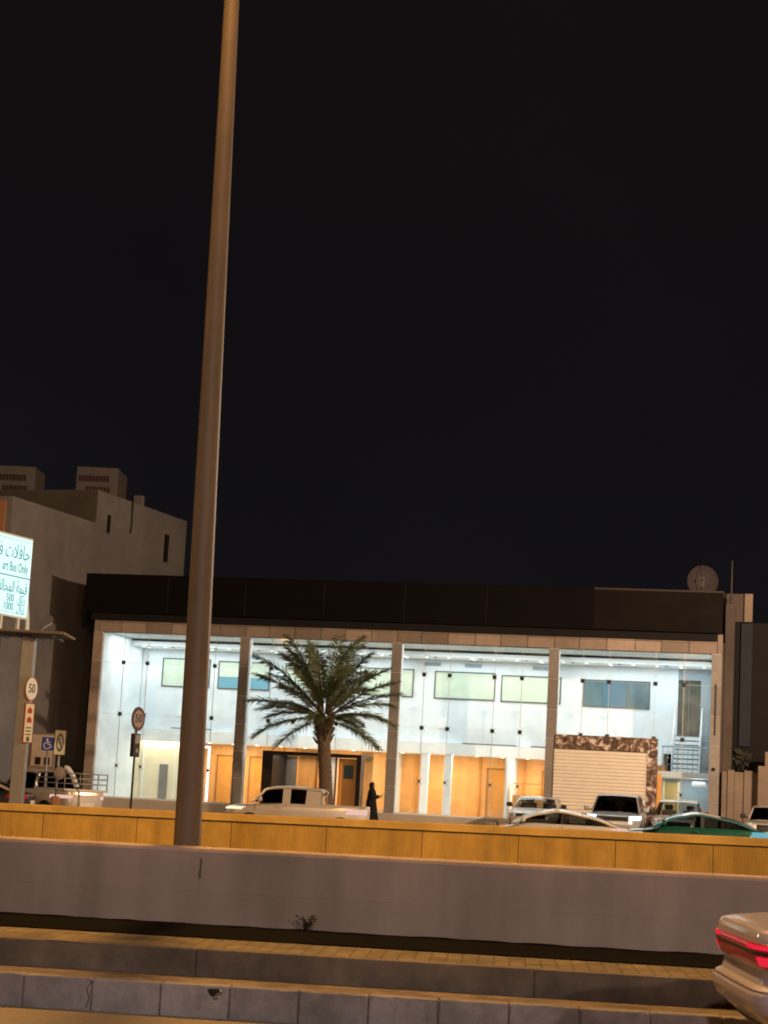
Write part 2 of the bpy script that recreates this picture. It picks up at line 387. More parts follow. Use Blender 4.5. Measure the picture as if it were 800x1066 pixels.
g = MB(); g.box(-15, 16, 13.545, 14.075, -.02, .214); o = struct(g.build('kerb_path', M['screed'])); o.rotation_euler[2] = A
g = MB(); u = -15.2
while u < 16:
    l_ = random.choice((2.0, 2.5, 3.0)); vs, fs = chipped(u + .0006, u + l_ - .0006, 14.07, 14.2, .1, .412, .012, random.uniform(-.001, .001), random.uniform(-.0015, .0015)); g.add(vs, fs); u += l_
o = struct(g.build('upper_kerb', M['kerb_dark'])); o.rotation_euler[2] = A; uk = o
g = MB(); g.box(-15, 16, 14.09, 14.19, .1, .4); g.build('upper_kerb_joint', M['kerb_dark'], uk)
g = MB(); g.box(-15, 16, 14.2, 15.17, -.02, .404); o = struct(g.build('pavement', M['paver'])); o.rotation_euler[2] = A
# soil bed with a rough surface
g = MB(); nu, nv = 200, 12
vs = [(-15 + 31 * i / nu, 15.17 + 1.5 * j / nv, .412 + random.uniform(-.005, .005)) for j in range(nv + 1) for i in range(nu + 1)]
fs = [(j * (nu + 1) + i, j * (nu + 1) + i + 1, (j + 1) * (nu + 1) + i + 1, (j + 1) * (nu + 1) + i) for j in range(nv) for i in range(nu)]
g.add(vs, fs, True); o = struct(g.build('soil', M['soil'])); o.rotation_euler[2] = A

# ------------------------------------------------------------------ grey parapet wall
def zs(u): return 1.078 + .004 * u
def slab(g, u0, u1, v0, v1, z0, za, zb, b=.03):
    prof0 = [(v0, z0), (v0, za - b), (v0 + b * .3, za - b * .3), (v0 + b, za), (v1 - b, za), (v1, za - b), (v1, z0)]
    prof1 = [(v0, z0), (v0, zb - b), (v0 + b * .3, zb - b * .3), (v0 + b, zb), (v1 - b, zb), (v1, zb - b), (v1, z0)]
    n = len(prof0); vs = [(u0, p[0], p[1]) for p in prof0] + [(u1, p[0], p[1]) for p in prof1]
    fs = [(k, (k + 1) % n, n + (k + 1) % n, n + k) for k in range(n)] + [tuple(range(n))[::-1], tuple(range(n, 2 * n))]
    g.add(vs, fs)
g = MB(); slab(g, -16, 17, 16.65, 17.05, -.02, zs(-16), zs(17), .035)
wall = g.build('parapet_wall', M['wallgrey']); wall.rotation_euler[2] = A
tag(wall, 'long plain grey painted concrete wall behind the strip of dark soil', 'wall')
g = MB()
pts = [(-2.627, .965), (-2.612, .985), (-2.598, .96), (-2.604, .88), (-2.60, .81), (-2.632, .79), (-2.638, .84), (-2.626, .9)]
g.poly([(-2.615 + (a + 2.615) * .6, 16.645, b) for a, b in pts], .01, (0, 1, 0)); g.build('weep_slot', M['kerb_dark'], wall)
g = MB(); g.box(-16, 17, 16.646, 16.652, .688, .694); g.build('pour_line', M['wallgrey'], wall)

# weeds in the soil
def weed(x, v, h, n, lab):
    g = MB(); rnd = random.Random(int(abs(x) * 100))
    for i in range(n):
        a = rnd.uniform(0, 2 * PI); l = h * rnd.uniform(.5, 1); sp_ = rnd.uniform(.15, .7)
        p = [(math.cos(a) * sp_ * l * t ** 1.4, math.sin(a) * sp_ * l * t ** 1.4, l * t * (1 - .25 * t)) for t in (0, .35, .7, 1)]
        g.tube(p, [.004, .0035, .003, .0015], 4, cap=False)
        for q in p[1:]:
            for s in (1, -1):
                b = a + s * rnd.uniform(.6, 1.3); e = Vector(q) + Vector((math.cos(b) * .05, math.sin(b) * .05, .02)); m = (Vector(q) + e) / 2 + Vector((0, 0, .012))
                g.add([q, m + Vector((.009, 0, 0)), e, m - Vector((.009, 0, 0))], [(0, 1, 2, 3)])
    o = g.build('weed', M['dry']); o.location = rd(x, v, .41); tag(o, lab, 'plant'); return o
weed(-1.62, 16.5, .16, 9, 'small dark dry weed in the soil at the foot of the grey wall')
# ------------------------------------------------------------------ ribbed barrier across the median
def bz(u, z): return z + .0086 * u * (z / 1.2)
bar = empty('ribbed_barrier', (0, 0, 0), A); tag(bar, 'long sand coloured ribbed concrete barrier with plain coping in front of the shops', 'barrier')
V0 = 32.9
g = MB(); slab(g, -18, 19, V0 - .03, V0 + .3, 1.08, 1.08, 1.08, .02); g.v = g.v[:0]; g = MB()
for (za, zb_) in [((1.073, 1.205), 0)]:
    n = 60
    for i in range(n):
        u0, u1 = -18 + 37 * i / n, -18 + 37 * (i + 1) / n
        prof = [(V0 - .035, za[0]), (V0 - .035, za[1] - .02), (V0 - .02, za[1]), (V0 + .3, za[1]), (V0 + .32, za[1] - .02), (V0 + .32, za[0])]
        m_ = len(prof)
        vs = [(u0, p[0], bz(u0, p[1])) for p in prof] + [(u1, p[0], bz(u1, p[1])) for p in prof]
        fs = [(k, (k + 1) % m_, m_ + (k + 1) % m_, m_ + k) for k in range(m_)]
        g.add(vs, fs)
g.build('coping', M['barrier_cap'], bar)
g = MB(); g.add([(-18, V0 + .02, 0), (19, V0 + .02, 0), (19, V0 + .02, bz(19, 1.073)), (-18, V0 + .02, bz(-18, 1.073)), (-18, V0 + .28, 0), (19, V0 + .28, 0), (19, V0 + .28, bz(19, 1.073)), (-18, V0 + .28, bz(-18, 1.073))],
    [(0, 1, 2, 3), (4, 5, 6, 7), (0, 3, 7, 4), (1, 2, 6, 5)]); g.build('core', M['gap'], bar)
joints = [5.35 + 1.67 * k for k in range(-14, 9)]
for u0, u1 in zip(joints, joints[1:]):
    g = MB(); a0, a1 = u0 + .005, u1 - .005
    n = 40; st = (a1 - a0) / n; line = []
    for i in range(n):
        x = a0 + i * st
        line += [(x, V0 + .0), (x + st * .62, V0 + .0), (x + st * .68, V0 + .017), (x + st * .94, V0 + .017)]
    line.append((a1, V0))
    vs = [(x, y, 0.05) for x, y in line] + [(x, y, bz(x, 1.052)) for x, y in line]; m_ = len(line)
    g.add(vs, [(k, k + 1, m_ + k + 1, m_ + k) for k in range(m_ - 1)])
    g.build('ribbed_panel', M['barrier'], bar)

# ------------------------------------------------------------------ tall street lamp in the median
lp = empty('street_lamp', (-1.725, 18.5, .05)); tag(lp, 'tall tapered brown street lamp pole rising out of the picture', 'street lamp')
H = 12.2; top = (-.0157 * H, 0, H)
g = MB(); n = 12; rings = []
for t in [i / 12 for i in range(13)]:
    r_ = .139 + (.063 - .139) * t
    rings.append([(top[0] * t + r_ * math.cos(2 * PI * k / n), r_ * math.sin(2 * PI * k / n), .02 + H * t) for k in range(n)])
g.loft(rings, smooth=True); g.build('pole', M['pole'], lp)
g = MB(); g.box(-.24, .24, -.24, .24, 0, .03); g.box(-.02, .02, -.2, .2, .03, .2); g.box(-.2, .2, -.02, .02, .03, .2)
for sx in (-1, 1):
    for sy in (-1, 1): g.lathe([(.02, .03), (.02, .09)], 8, (sx * .19, sy * .19, 0))
g.build('base_plate', M['metal_grey'], lp)
g = MB(); g.box(-.06, .06, -.152, -.128, .55, 1.0); g.build('access_door', M['pole'], lp)
for s in (-1, 1):
    g = MB(); g.tube([(top[0], 0, H - .1), (top[0], s * .5, H + .25), (top[0], s * 1.3, H + .38), (top[0], s * 1.75, H + .38)], [.045, .04, .035, .03], 8)
    arm = g.build('arm', M['pole'], lp)
    g = MB(); c0 = s * 1.95
    rr = [[(top[0] + a * .16 * math.cos(t), c0 + a * .38 * math.sin(t), H + z) for t in [2 * PI * k / 16 for k in range(16)]] for a, z in ((.8, .33), (1, .36), (.9, .44), (.5, .49))]
    g.loft(rr); hd = g.build('lamp_head', M['metal_grey'], arm)
    g = MB(); g.loft([[(top[0] + a * .15 * math.cos(t), c0 + a * .33 * math.sin(t), H + z) for t in [2 * PI * k / 16 for k in range(16)]] for a, z in ((.5, .305), (.78, .328))])
    g.build('lamp_glass', M['lamp_glow'], arm)

def light(name, kind, loc, col, power, **kw):
    l = bpy.data.lights.new(name, kind); l.color = col; l.energy = power
    for k_, v_ in kw.items(): setattr(l, k_, v_)
    o = bpy.data.objects.new(name, l); COL.objects.link(o); o.location = loc; return o
SOD = (1., .50, .13)
PW = dict(far=8200, near=1500, off=5600, behind=8800, svc=3000)
light('lamp_far', 'POINT', (-1.92, 20.45, H + .25), SOD, PW['far'], shadow_soft_size=.15)
light('lamp_near', 'POINT', (-1.92, 16.55, H + .25), SOD, PW['near'], shadow_soft_size=.15)
for x in (-31, 27):
    light('lamp_beyond', 'POINT', rd(x, 20.5, H + .3), SOD, PW['off'], shadow_soft_size=.15)
light('fill_behind', 'POINT', (11, -14, 10), (1., .79, .65), PW['behind'], shadow_soft_size=.3)  # unseen fill lamps added behind the camera for wall and kerb faces
light('fill_behind', 'POINT', (-1, -12, 10), (1., .79, .67), PW['behind'] * .8, shadow_soft_size=.3)
light('lamp_service', 'POINT', (20, 50, 10.5), (1., .71, .48), PW['svc'] * 7.5, shadow_soft_size=.2)
light('lamp_service', 'POINT', (-23, 58, 9), (1., .80, .62), PW['svc'] * .3, shadow_soft_size=.2)
light('lamp_service', 'POINT', (30, 34, 13), (1., .68, .44), PW['svc'] * 1.6, shadow_soft_size=.2)

# ------------------------------------------------------------------ parking apron and pavement in front of the building
BY = -.2102
BO = Vector((-11.162, 75, 0))
def bl(u, v, z=0): return (BO.x + u * math.cos(BY) - v * math.sin(BY), BO.y + u * math.sin(BY) + v * math.cos(BY), z)
g = MB(); g.box(-40, 60, -12, 14, -.02, .34); o = struct(g.build('parking_apron', M['asphalt'])); place(o, BO, BY)
g = MB(); g.box(-6, 40, -5.2, 12, .3, .49); o = struct(g.build('shop_pavement', M['tile'])); place(o, BO, BY)

# ------------------------------------------------------------------ main building
B = empty('showroom_building', BO, BY)
tag(B, 'two storey showroom with brightly lit glass front and dark brown roof fascia', 'building')
S = 6.1125; W_ = 4 * S
def part(name, boxes, m, parent=B, bevel=0.):
    g = MB()
    for b in boxes: g.box(*b)
    return g.build(name, m, parent, bevel)
part('plinth', [(-.2, W_ + .25, -.12, 12, .45, .96)], M['tile'])
part('floor', [(.0, W_, -.1, 12, .962, .985)], M['floor_in'])
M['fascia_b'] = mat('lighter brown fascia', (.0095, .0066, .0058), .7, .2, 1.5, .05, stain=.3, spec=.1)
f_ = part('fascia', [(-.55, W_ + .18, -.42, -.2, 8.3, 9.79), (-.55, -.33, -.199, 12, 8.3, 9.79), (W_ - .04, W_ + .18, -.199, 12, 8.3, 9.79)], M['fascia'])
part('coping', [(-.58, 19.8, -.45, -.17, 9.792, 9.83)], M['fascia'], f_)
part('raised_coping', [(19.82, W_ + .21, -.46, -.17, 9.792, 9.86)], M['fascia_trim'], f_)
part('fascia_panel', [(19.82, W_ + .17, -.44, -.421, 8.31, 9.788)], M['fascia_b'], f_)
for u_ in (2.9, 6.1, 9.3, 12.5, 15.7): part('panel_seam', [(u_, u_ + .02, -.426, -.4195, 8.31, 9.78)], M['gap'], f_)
part('fascia_soffit', [(-.54, W_ + .17, -.41, .3, 8.285, 8.299)], M['fascia'], f_)
part('roof', [(-.3, W_ + .0, -.19, 12, 8.0, 8.28)], M['dark_wall'])
part('header_backing', [(-.18, W_ + .2, .05, .25, 7.53, 7.99)], M['gap'])
g = MB()
for bay in range(4):
    fr = [0, .155, .325, .5, .66, .83, 1]
    for a, b in zip(fr, fr[1:]):
        u0, u1 = bay * S + a * S, bay * S + b * S
        g.box(u0 + .012, u1 - .012, -.02, .05, 7.545, 7.93); g.box(u0 + .012, u1 - .012, -.02, .05, 7.945, 8.275)
g.box(-.2, -.012, -.02, .05, 7.545, 8.275); g.box(W_ + .012, W_ + .2, -.02, .05, 7.545, 8.275)
g.build('cladding_band', M['cladding'], B)
for i in range(5):
    u0 = i * S - .19
    if i in (0, 4): ce = (u0, u0 + .38)
    else: ce = (u0, u0 + .38)
    g = MB(); z = .96
    for hgt in (1.05, 1.05, 1.05, 1.1, 1.15, 1.16):
        g.box(ce[0], ce[1], -.06, .16, z + .008, z + hgt - .004); z += hgt
    c_ = g.build('column', M['column'] if i else M['cladding'], B)
    part('column_core', [(ce[0] + .015, ce[1] - .015, -.04, .5, .97, 7.53)], M['column_side'], c_)

# spider glazing, one frameless screen per bay
FR = [.16, .335, .64, .825]
def disc(g, u, z, r, y0, y1): g.lathe([(r, y0), (r, y1)], 12, (u, 0, z), 'y', False)
for bay in range(4):
    a, b = bay * S + .2, (bay + 1) * S - .2
    xs = [a] + [a + (b - a) * t for t in FR] + [b]
    rows = [.99, 2.25, 4.29, 6.34, 7.53]
    if bay == 3: segs = [(a, b, [4.29, 6.34, 7.53])] ; 
    g = MB()
    for x0, x1 in zip(xs, xs[1:]):
        if bay == 3 and x1 < 22.5: rr = [4.30, 6.34, 7.53]
        else: rr = rows
        if bay == 1 and x0 > 7.1 and x1 < 11.3: rr = [3.14, 4.29, 6.34, 7.53]
        for z0, z1 in zip(rr, rr[1:]): g.box(x0 + .004, x1 - .004, .05, .062, z0 + .004, z1 - .004)
    gz = g.build('glazing', M['shop_glass'], B)
    jb = []
    for x in xs[1:-1]:
        z0 = .99
        if bay == 3 and x < 22.4: z0 = 4.28
        if bay == 1 and 7.1 < x < 11.3: z0 = 3.14
        jb.append((x - .010, x + .010, .044, .066, z0, 7.53))
    jb.append((a, b, .044, .066, 6.335, 6.345)); jb.append((a, b, .0445, .0655, 4.286, 4.294))
    part('joint', jb, M['joint_grey'], gz)
    for x in xs[1:-1]:
        for z in (2.25, 4.29, 6.34):
            if z == 2.25 and (bay == 3 and x < 22.4 or bay == 1 and 7.1 < x < 11.3): continue
            g = MB(); r_ = .085 if z > 3 else .05
            disc(g, x, z, r_, .02, .05); disc(g, x, z, r_ * .8, .07, .1)
            for s1 in (-1, 1):
                for s2 in (-1, 1): g.tube([(x, .16, z), (x + s1 * .11, .09, z + s2 * .11)], .009, 6)
            g.tube([(x, .1, z), (x, .2, z)], .025, 8)
            g.build('spider_fitting', M['fitting'], gz)
    part('sill', [(a, b, -.05, .043, .962, 1.04)], M['column_side'], gz)
# interior shell
part('ceiling', [(.1, W_ - .1, .26, 5.2, 7.6, 7.7)], M['ceil'])
sf = part('dropped_soffit', [(.1, W_ - .1, 3.5, 5.0, 7.31, 7.5)], M['soffit'])
for i in range(26):
    u_ = .6 + i * .93
    for v_ in (3.85,) if i % 3 else (3.85, 4.5):
        g = MB(); g.lathe([(.055, -.012), (.055, 0)], 12, (u_, v_, 7.31)); g.build('downlight', M['downlight'], sf)
    if i % 2:
        g = MB(); g.lathe([(.07, -.03), (.07, 0)], 10, (u_ + .4, 3.7, 7.312)); g.build('sprinkler', M['frame'], sf)
for bb in [(-.1, .18, .17, 7.2, .97, 7.6), (W_ - .15, W_ + .1, .17, 9, .97, 7.6)]: part('side_wall', [bb], M['white_wall'])
part('upper_wall', [(.2, 18.3, 5.0, 5.2, 3.9, 7.6), (18.3, 22.8, 5.0, 5.2, 3.9, 7.6)], M['white_wall'])
part('upper_wall', [(23.7, W_ - .2, 5.0, 5.2, 3.14, 7.6), (22.8, 23.7, 5.0, 5.2, 6.86, 7.6)], M['bluegrey'])
mz = part('mezzanine_edge', [(.2, 22.3, 4.55, 7.3, 3.44, 3.88)], M['soffit'])
part('edge_trim', [(1.8, 3.6, 4.53, 4.549, 3.95, 4.0), (14.2, 16.4, 4.6, 4.99, 3.89, 3.93), (17.0, 18.2, 4.6, 4.99, 3.89, 3.93)], M['frame'], mz)
for i in range(20):
    g = MB(); g.lathe([(.06, -.012), (.06, 0)], 10, (1.2 + i * 1.04, 5.4, 3.44)); g.build('downlight', M['downlight_warm'], mz)
for u_ in (2.2, 4.6, 9.3, 12.4, 14.1, 16.9): part('wall_vent', [(u_, u_ + .7, 4.97, 4.999, 7.04, 7.18)], M['bluegrey'])
for u_ in (1.9, 7.5, 13.1, 20.4): part('service_panel', [(u_, u_ + .35, 4.96, 4.999, 4.5, 4.95)], M['soffit'])
def window(u0, u1, z0, z1, kind):
    fr = part('window', [(u0, u1, 4.955, 4.999, z1 - .05, z1), (u0, u1, 4.955, 4.999, z0, z0 + .05), (u0, u0 + .05, 4.956, 4.998, z0 + .05, z1 - .05), (u1 - .05, u1, 4.956, 4.998, z0 + .05, z1 - .05)], M['frame'])
    if kind == 'split':
        zm = z0 + .52
        part('pane', [(u0 + .05, u1 - .05, 4.97, 4.99, zm, z1 - .05)], M['pane_green'], fr); part('screen', [(u0 + .05, u1 - .05, 4.97, 4.99, z0 + .05, zm - .01)], M['pane_cyan'], fr)
    elif kind == 'dark':
        part('pane', [(u0 + .05, u0 + .78, 4.97, 4.99, z0 + .05, z1 - .05), (u0 + 1.75, u1 - .05, 4.97, 4.99, z0 + .05, z1 - .05)], M['pane_dark'], fr)
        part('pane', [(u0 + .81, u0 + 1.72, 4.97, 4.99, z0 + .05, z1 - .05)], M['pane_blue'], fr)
        part('mullion', [(u0 + .78, u0 + .81, 4.96, 4.995, z0 + .05, z1 - .05), (u0 + 1.72, u0 + 1.75, 4.96, 4.995, z0 + .05, z1 - .05)], M['frame'], fr)
    else:
        part('pane', [(u0 + .05, u1 - .05, 4.97, 4.99, z0 + .05, z1 - .05)], M['pane_green'], fr)
for a in [(1.1, 3.22, 5.72, 6.94, 'g'), (3.58, 5.84, 5.72, 6.9, 'split'), (6.5, 8.9, 5.72, 6.88, 'g'), (9.7, 11.99, 5.71, 6.87, 'g'), (12.87, 15.4, 5.7, 6.84, 'g'), (15.64, 18.1, 5.68, 6.78, 'g'), (19.0, 21.69, 5.63, 6.74, 'dark')]: window(*a)
# ground floor rooms behind the glass
part('cream_wall', [(.2, 2.88, 4.9, 5.1, .985, 3.44)], M['cream'])
for bb in [(.55, .6, 4.88, 4.899, .985, 3.43), (1.95, 1.98, 4.88, 4.899, .985, 3.43), (2.8, 2.88, 4.87, 4.899, .985, 3.43)]: part('panel_edge', [bb], M['soffit'])
d_ = part('door', [(1.32, 1.68, 4.85, 4.899, .985, 2.45)], M['grey_door']); part('handle', [(1.61, 1.64, 4.81, 4.849, 1.6, 1.8)], M['steel'], d_)
part('orange_wall', [(2.3, 22.3, 6.8, 7.0, .985, 3.44)], M['orange'])
part('led_frame', [(2.9, 3.0, 5.0, 5.05, .985, 3.3), (3.0, 3.36, 5.0, 5.05, 3.22, 3.3), (3.36, 3.44, 5.0, 5.05, .985, 3.3)], M['led'])
def odoor(u0, u1, v, m=M['orange_dark'], z1=2.95, win=False):
    o = part('door', [(u0, u1, v - .05, v - .001, .985, z1)], m)
    part('door_frame', [(u0 - .06, u0, v - .07, v - .002, .985, z1 + .06), (u1, u1 + .06, v - .07, v - .002, .985, z1 + .06), (u0, u1, v - .07, v - .002, z1, z1 + .06)], M['wood_edge'], o)
    part('handle', [(u1 - .16, u1 - .1, v - .1, v - .051, 1.75, 2.0)], M['metal_dark'], o)
    if win: part('door_window', [((u0 + u1) / 2 - .3, (u0 + u1) / 2 + .3, v - .06, v - .051, 2.15, 2.75)], M['pane_dark'], o)
    return o
for u0 in (3.3, 4.75, 6.95, 15.0, 17.3, 19.9): odoor(u0, u0 + .95, 6.8)
for i, u0 in enumerate((6.15, 6.7, 12.0, 14.6, 16.5)):
    part('pilaster', [(u0, u0 + .09, 6.7, 6.799, .985, 3.43)], M['orange_dark'])
for u0 in (12.54, 13.5):
    g = MB(); g.bbox(u0, u0 + .3, 4.6, 4.9, .985, 3.44, .02); g.build('interior_column', M['column_side'], B)
for bb in [(11.2, 11.3, 4.6, 6.79, .985, 3.44), (16.15, 16.22, 3.6, 6.79, .985, 3.43)]: part('partition', [bb], M['soffit'])
part('counter', [(16.4, 18.0, 4.2, 4.7, .985, 1.95), (16.4, 18.0, 4.15, 4.75, 2.4, 2.43)], M['orange'])
# black framed entrance
P = part('entrance_portal', [(7.2, 7.62, -.35, 1.9, .965, 3.0), (10.95, 11.12, -.35, .3, .965, 3.0), (7.2, 11.12, -.35, 1.9, 3.0, 3.13)], M['black'])
part('side_panel', [(7.625, 8.05, 1.78, 1.85, .985, 2.99)], M['grey_door'], P)
for bb in [(8.06, 8.95, 2.0, 2.1, .985, 3.3), (10.55, 11.1, 2.0, 2.1, .985, 3.3)]: part('inner_panel', [bb], M['orange'], P)
for bb in [(9.02, 9.33, 2.0, 2.06, .985, 2.99), (9.35, 9.66, 2.0, 2.06, .985, 2.99)]: part('white_door', [bb], M['soffit'], P)
for bb in [(8.78, 8.86, 1.95, 1.999, .985, 2.98), (10.0, 10.07, .1, .2, .965, 2.995)]: part('post', [bb], M['wood_edge'], P)
dd = part('glazed_door', [(10.22, 10.9, .12, .18, .985, 2.96)], M['orange'], P)
part('door_window', [(10.36, 10.74, .1, .119, 2.2, 2.72)], M['pane_dark'], dd)
part('door_stile', [(10.15, 10.219, .1, .19, .985, 2.97)], M['orange_dark'], dd)
# shutter and marble surround
g = MB(); prof = []; z = .985
while z < 3.74: prof += [(-.08, z), (-.13, z + .02), (-.12, z + .095), (-.08, z + .105)]; z += .13
prof = [p for p in prof if p[1] <= 3.76]
g.add([(18.5, y, zz) for y, zz in prof] + [(21.98, y, zz) for y, zz in prof], [(k, k + 1, len(prof) + k + 1, len(prof) + k) for k in range(len(prof) - 1)])
sh = g.build('roller_shutter', M['shutter'], B)
part('bottom_bar', [(18.5, 21.98, -.12, -.07, .966, 1.03)], M['metal_grey'], sh)
ms = part('marble_surround', [(18.53, 22.36, -.14, .2, 3.76, 4.28), (21.985, 22.36, -.14, .2, .965, 3.759)], M['marble'])
part('marble_backing', [(18.53, 21.98, -.06, .2, .965, 3.755)], M['gap'], ms)
# side lobby with stair
part('orange_jamb', [(22.37, 22.5, -.02, .5, .985, 3.0)], M['orange'])
part('landing', [(22.3, W_ - .16, 1.6, 5, 2.92, 3.13)], M['white_wall'])
part('lobby_wall', [(22.3, 23.05, 5.1, 5.25, .985, 2.92), (23.05, W_ - .2, 4.0, 4.2, .985, 2.9)], M['bluegrey'])
ld = part('door', [(22.45, 22.95, 3.9, 4.0, .985, 2.75)], mat('honey door', (.55, .36, .12), .5, .1, 3, 0)); part('door_frame', [(22.37, 22.449, 3.88, 4.01, .985, 2.8), (22.951, 23.03, 3.88, 4.01, .985, 2.8)], M['cream'], ld)
g = MB(); g.bbox(23.55, 24.1, 2.6, 3.2, 2.6, 2.8, .06); g.build('lamp_glare', M['soffit'], B)  # white box put in for the glare of a ceiling lamp
st = MB()
for i in range(8): st.box(22.75, 23.75, 3.0 + i * .25, 5, 3.132 + i * .19, 3.132 + (i + 1) * .19 - .002)
stair = st.build('stair', M['white_wall'], B)
for i in range(8): part('nosing', [(22.76, 23.74, 2.985 + i * .25, 2.999 + i * .25, 3.132 + (i + 1) * .19 - .05, 3.132 + (i + 1) * .19 - .004)], M['frame'], stair)
part('lobby_glass', [(22.8, 23.7, 5.05, 5.1, 4.3, 6.86)], M['grey_green'])
part('lobby_post', [(23.22, 23.26, 5.0, 5.049, 4.6, 6.85)], M['frame'])
rl = MB()
for s_, (ua) in ((0, 22.72), (1, 23.78)):
    rl.tube([(ua, 2.95, 4.15), (ua, 4.95, 5.75)], .03, 8); rl.tube([(ua, 2.95, 3.7), (ua, 4.95, 5.3)], .012, 6)
    for k_ in range(5): rl.tube([(ua, 3.0 + k_ * .48, 3.13 + k_ * .36), (ua, 3.0 + k_ * .48, 4.19 + k_ * .385)], .014, 6)
rl.build('stair_rail', M['soffit'], stair)
rl = MB(); rl.tube([(22.4, 1.65, 4.08), (W_ - .2, 1.65, 4.08)], .028, 8)
for k_ in range(10):
    uu = 22.45 + k_ * .19; rl.tube([(uu, 1.65, 3.13), (uu, 1.65, 4.08)], .02 if k_ % 3 == 0 else .01, 6)
for zz in (3.4, 3.65, 3.87): rl.tube([(22.4, 1.65, zz), (W_ - .2, 1.65, zz)], .009, 6)
rl.build('landing_rail', M['steel'], B)
part('wall_light', [(.5, .56, 4.9, 4.999, 6.0, 6.5)], M['led'])
part('wall_light', [(W_ - .2, W_ - .17, 1.2, 1.26, 5.2, 6.2)], M['led'])
part('back_wall', [(-.1, W_ + .1, 11.8, 12, .97, 8.0)], M['dark_wall'])
part('outer_wall', [(-.25, -.101, .5, 12, .97, 8.0), (W_ + .101, W_ + .25, .5, 12, .97, 8.0)], M['side_wall'])
# black signal strips on the right pilaster
part('door_track', [(W_ - .04, W_ + .02, -.085, -.061, 4.5, 6.4), ], M['metal_dark'])
g = MB(); g.lathe([(.07, -.1), (.07, -.061)], 10, (W_ - .02, 0, 3.25), 'y'); g.build('wall_lamp', M['fitting'], B)

def area(loc, sx, sy, col, p, name='ceiling_light', rot=(0, 0, 0)):
    l = bpy.data.lights.new(name, 'AREA'); l.shape = 'RECTANGLE'; l.size = sx; l.size_y = sy; l.color = col; l.energy = p
    o = bpy.data.objects.new(name, l); COL.objects.link(o); o.parent = B; o.location = loc; o.rotation_euler = rot; return o
for bay in range(4):
    area((bay * S + S / 2, 2.0, 7.55), 5.4, 2.2, (.86, .96, 1.), 185)
    area((bay * S + S / 2, 4.2, 7.27), 5.4, .9, (.88, .97, 1.), 50)
area((1.6, 4.72, 3.42), 2.4, .28, (1., .86, .66), 26)
area((4.0, 5.6, 3.41), 1.6, .8, (1., .83, .6), 55)
for u_ in (6.3, 9.4, 13.5, 17.0, 20.5):
    area((u_, 5.15, 3.41), 2.6, .9, (1., .83, .6), 88)
area((9.1, 1.0, 2.97), 2.6, 1.2, (1., .85, .62), 30)
area((23.4, 3.0, 2.9), 1.2, 1.2, (.85, .95, 1.), 22)

# ------------------------------------------------------------------ satellite dish on the roof
D = empty('satellite_dish', (13.72, 79.0, 8.28)); tag(D, 'round pale satellite dish standing on the dark roof at the right end', 'satellite dish')
g = MB(); rings = []
for r_, h_ in [(.02, .2), (.2, .185), (.4, .13), (.55, .06), (.66, 0), (.67, -.01)]:
    rings.append([(r_ * math.cos(t), h_, 3.1 + r_ * 1.02 * math.sin(t)) for t in [2 * PI * k / 28 for k in range(28)]])
g.loft(rings, cap=False); g.build('reflector', M['dish'], D)
g = MB(); g.tube([(-.12, .1, 2.35), (-.14, -.55, 3.1)], .018, 6); g.tube([(-.12, -.02, 3.74), (-.14, -.5, 3.14)], .012, 6); g.lathe([(.04, -.1), (.045, .05), (.02, .08)], 10, (-.14, -.58, 3.08), 'y'); g.build('feed_arm', M['metal_dark'], D)
g = MB(); g.tube([(0, .3, 0), (0, .3, 3.1)], .05, 8); g.box(-.1, .1, .18, .4, 2.9, 3.3); g.box(-.3, .3, .05, .6, 0, .04); g.build('mast', M['metal_dark'], D)

# ------------------------------------------------------------------ building at the right
SB = empty('side_building', BO, BY); tag(SB, 'dark brown neighbouring building with narrow blue grey strip, right of the showroom', 'building')
part('wall', [(24.72, 25.06, .55, 12, .3, 9.5)], M['side_wall'], SB)
part('wall', [(25.07, 27.6, 1.5, 12, .3, 8.9)], M['dark_wall'], SB)
part('roof_box', [(24.5, 25.66, 1.3, 4, 8.91, 9.98)], M['side_wall'], SB)
part('roof_edge', [(25.4, 25.7, 1.2, 1.29, 8.91, 9.98)], M['fence'], SB)
part('panel_strip', [(25.3, 25.72, 1.4, 1.49, 4.2, 8.86)], M['blue_strip'], SB)
part('wall', [(27.61, 34, 3, 14, .3, 7.5)], M['dark_wall'], SB)
ma = MB(); ma.tube([(0, 0, 0), (0, 0, 1.7)], .03, 6); ma.tube([(0, 0, 0), (0, 0, .3)], .05, 8)
o = ma.build('roof_antenna', M['dish']); o.location = bl(24.9, .9, 9.5); o.rotation_euler[2] = BY; tag(o, 'thin upright roof antenna right of the satellite dish', 'antenna')
F_ = empty('boundary_wall', BO, BY); tag(F_, 'low sand coloured boundary wall right of the showroom front', 'wall')
g = MB(); seg = [24.74, 24.95, 25.2, 25.55, 25.9, 26.05]
for i, (a, b) in enumerate(zip(seg, seg[1:])):
    z1 = 3.2 + (.06 if i % 2 else 0); g.box(a + .006, b - .006, .02 if i % 2 else .08, .5, .3, z1)
g.build('panel', M['fence'], F_)
g = MB(); g.box(26.06, 27.4, -.4, .6, .3, 3.45); g.box(26.3, 27.4, -.35, .55, 3.452, 3.98); g.build('gate_pier', M['fence'], F_)
g = MB(); rnd = random.Random(3)
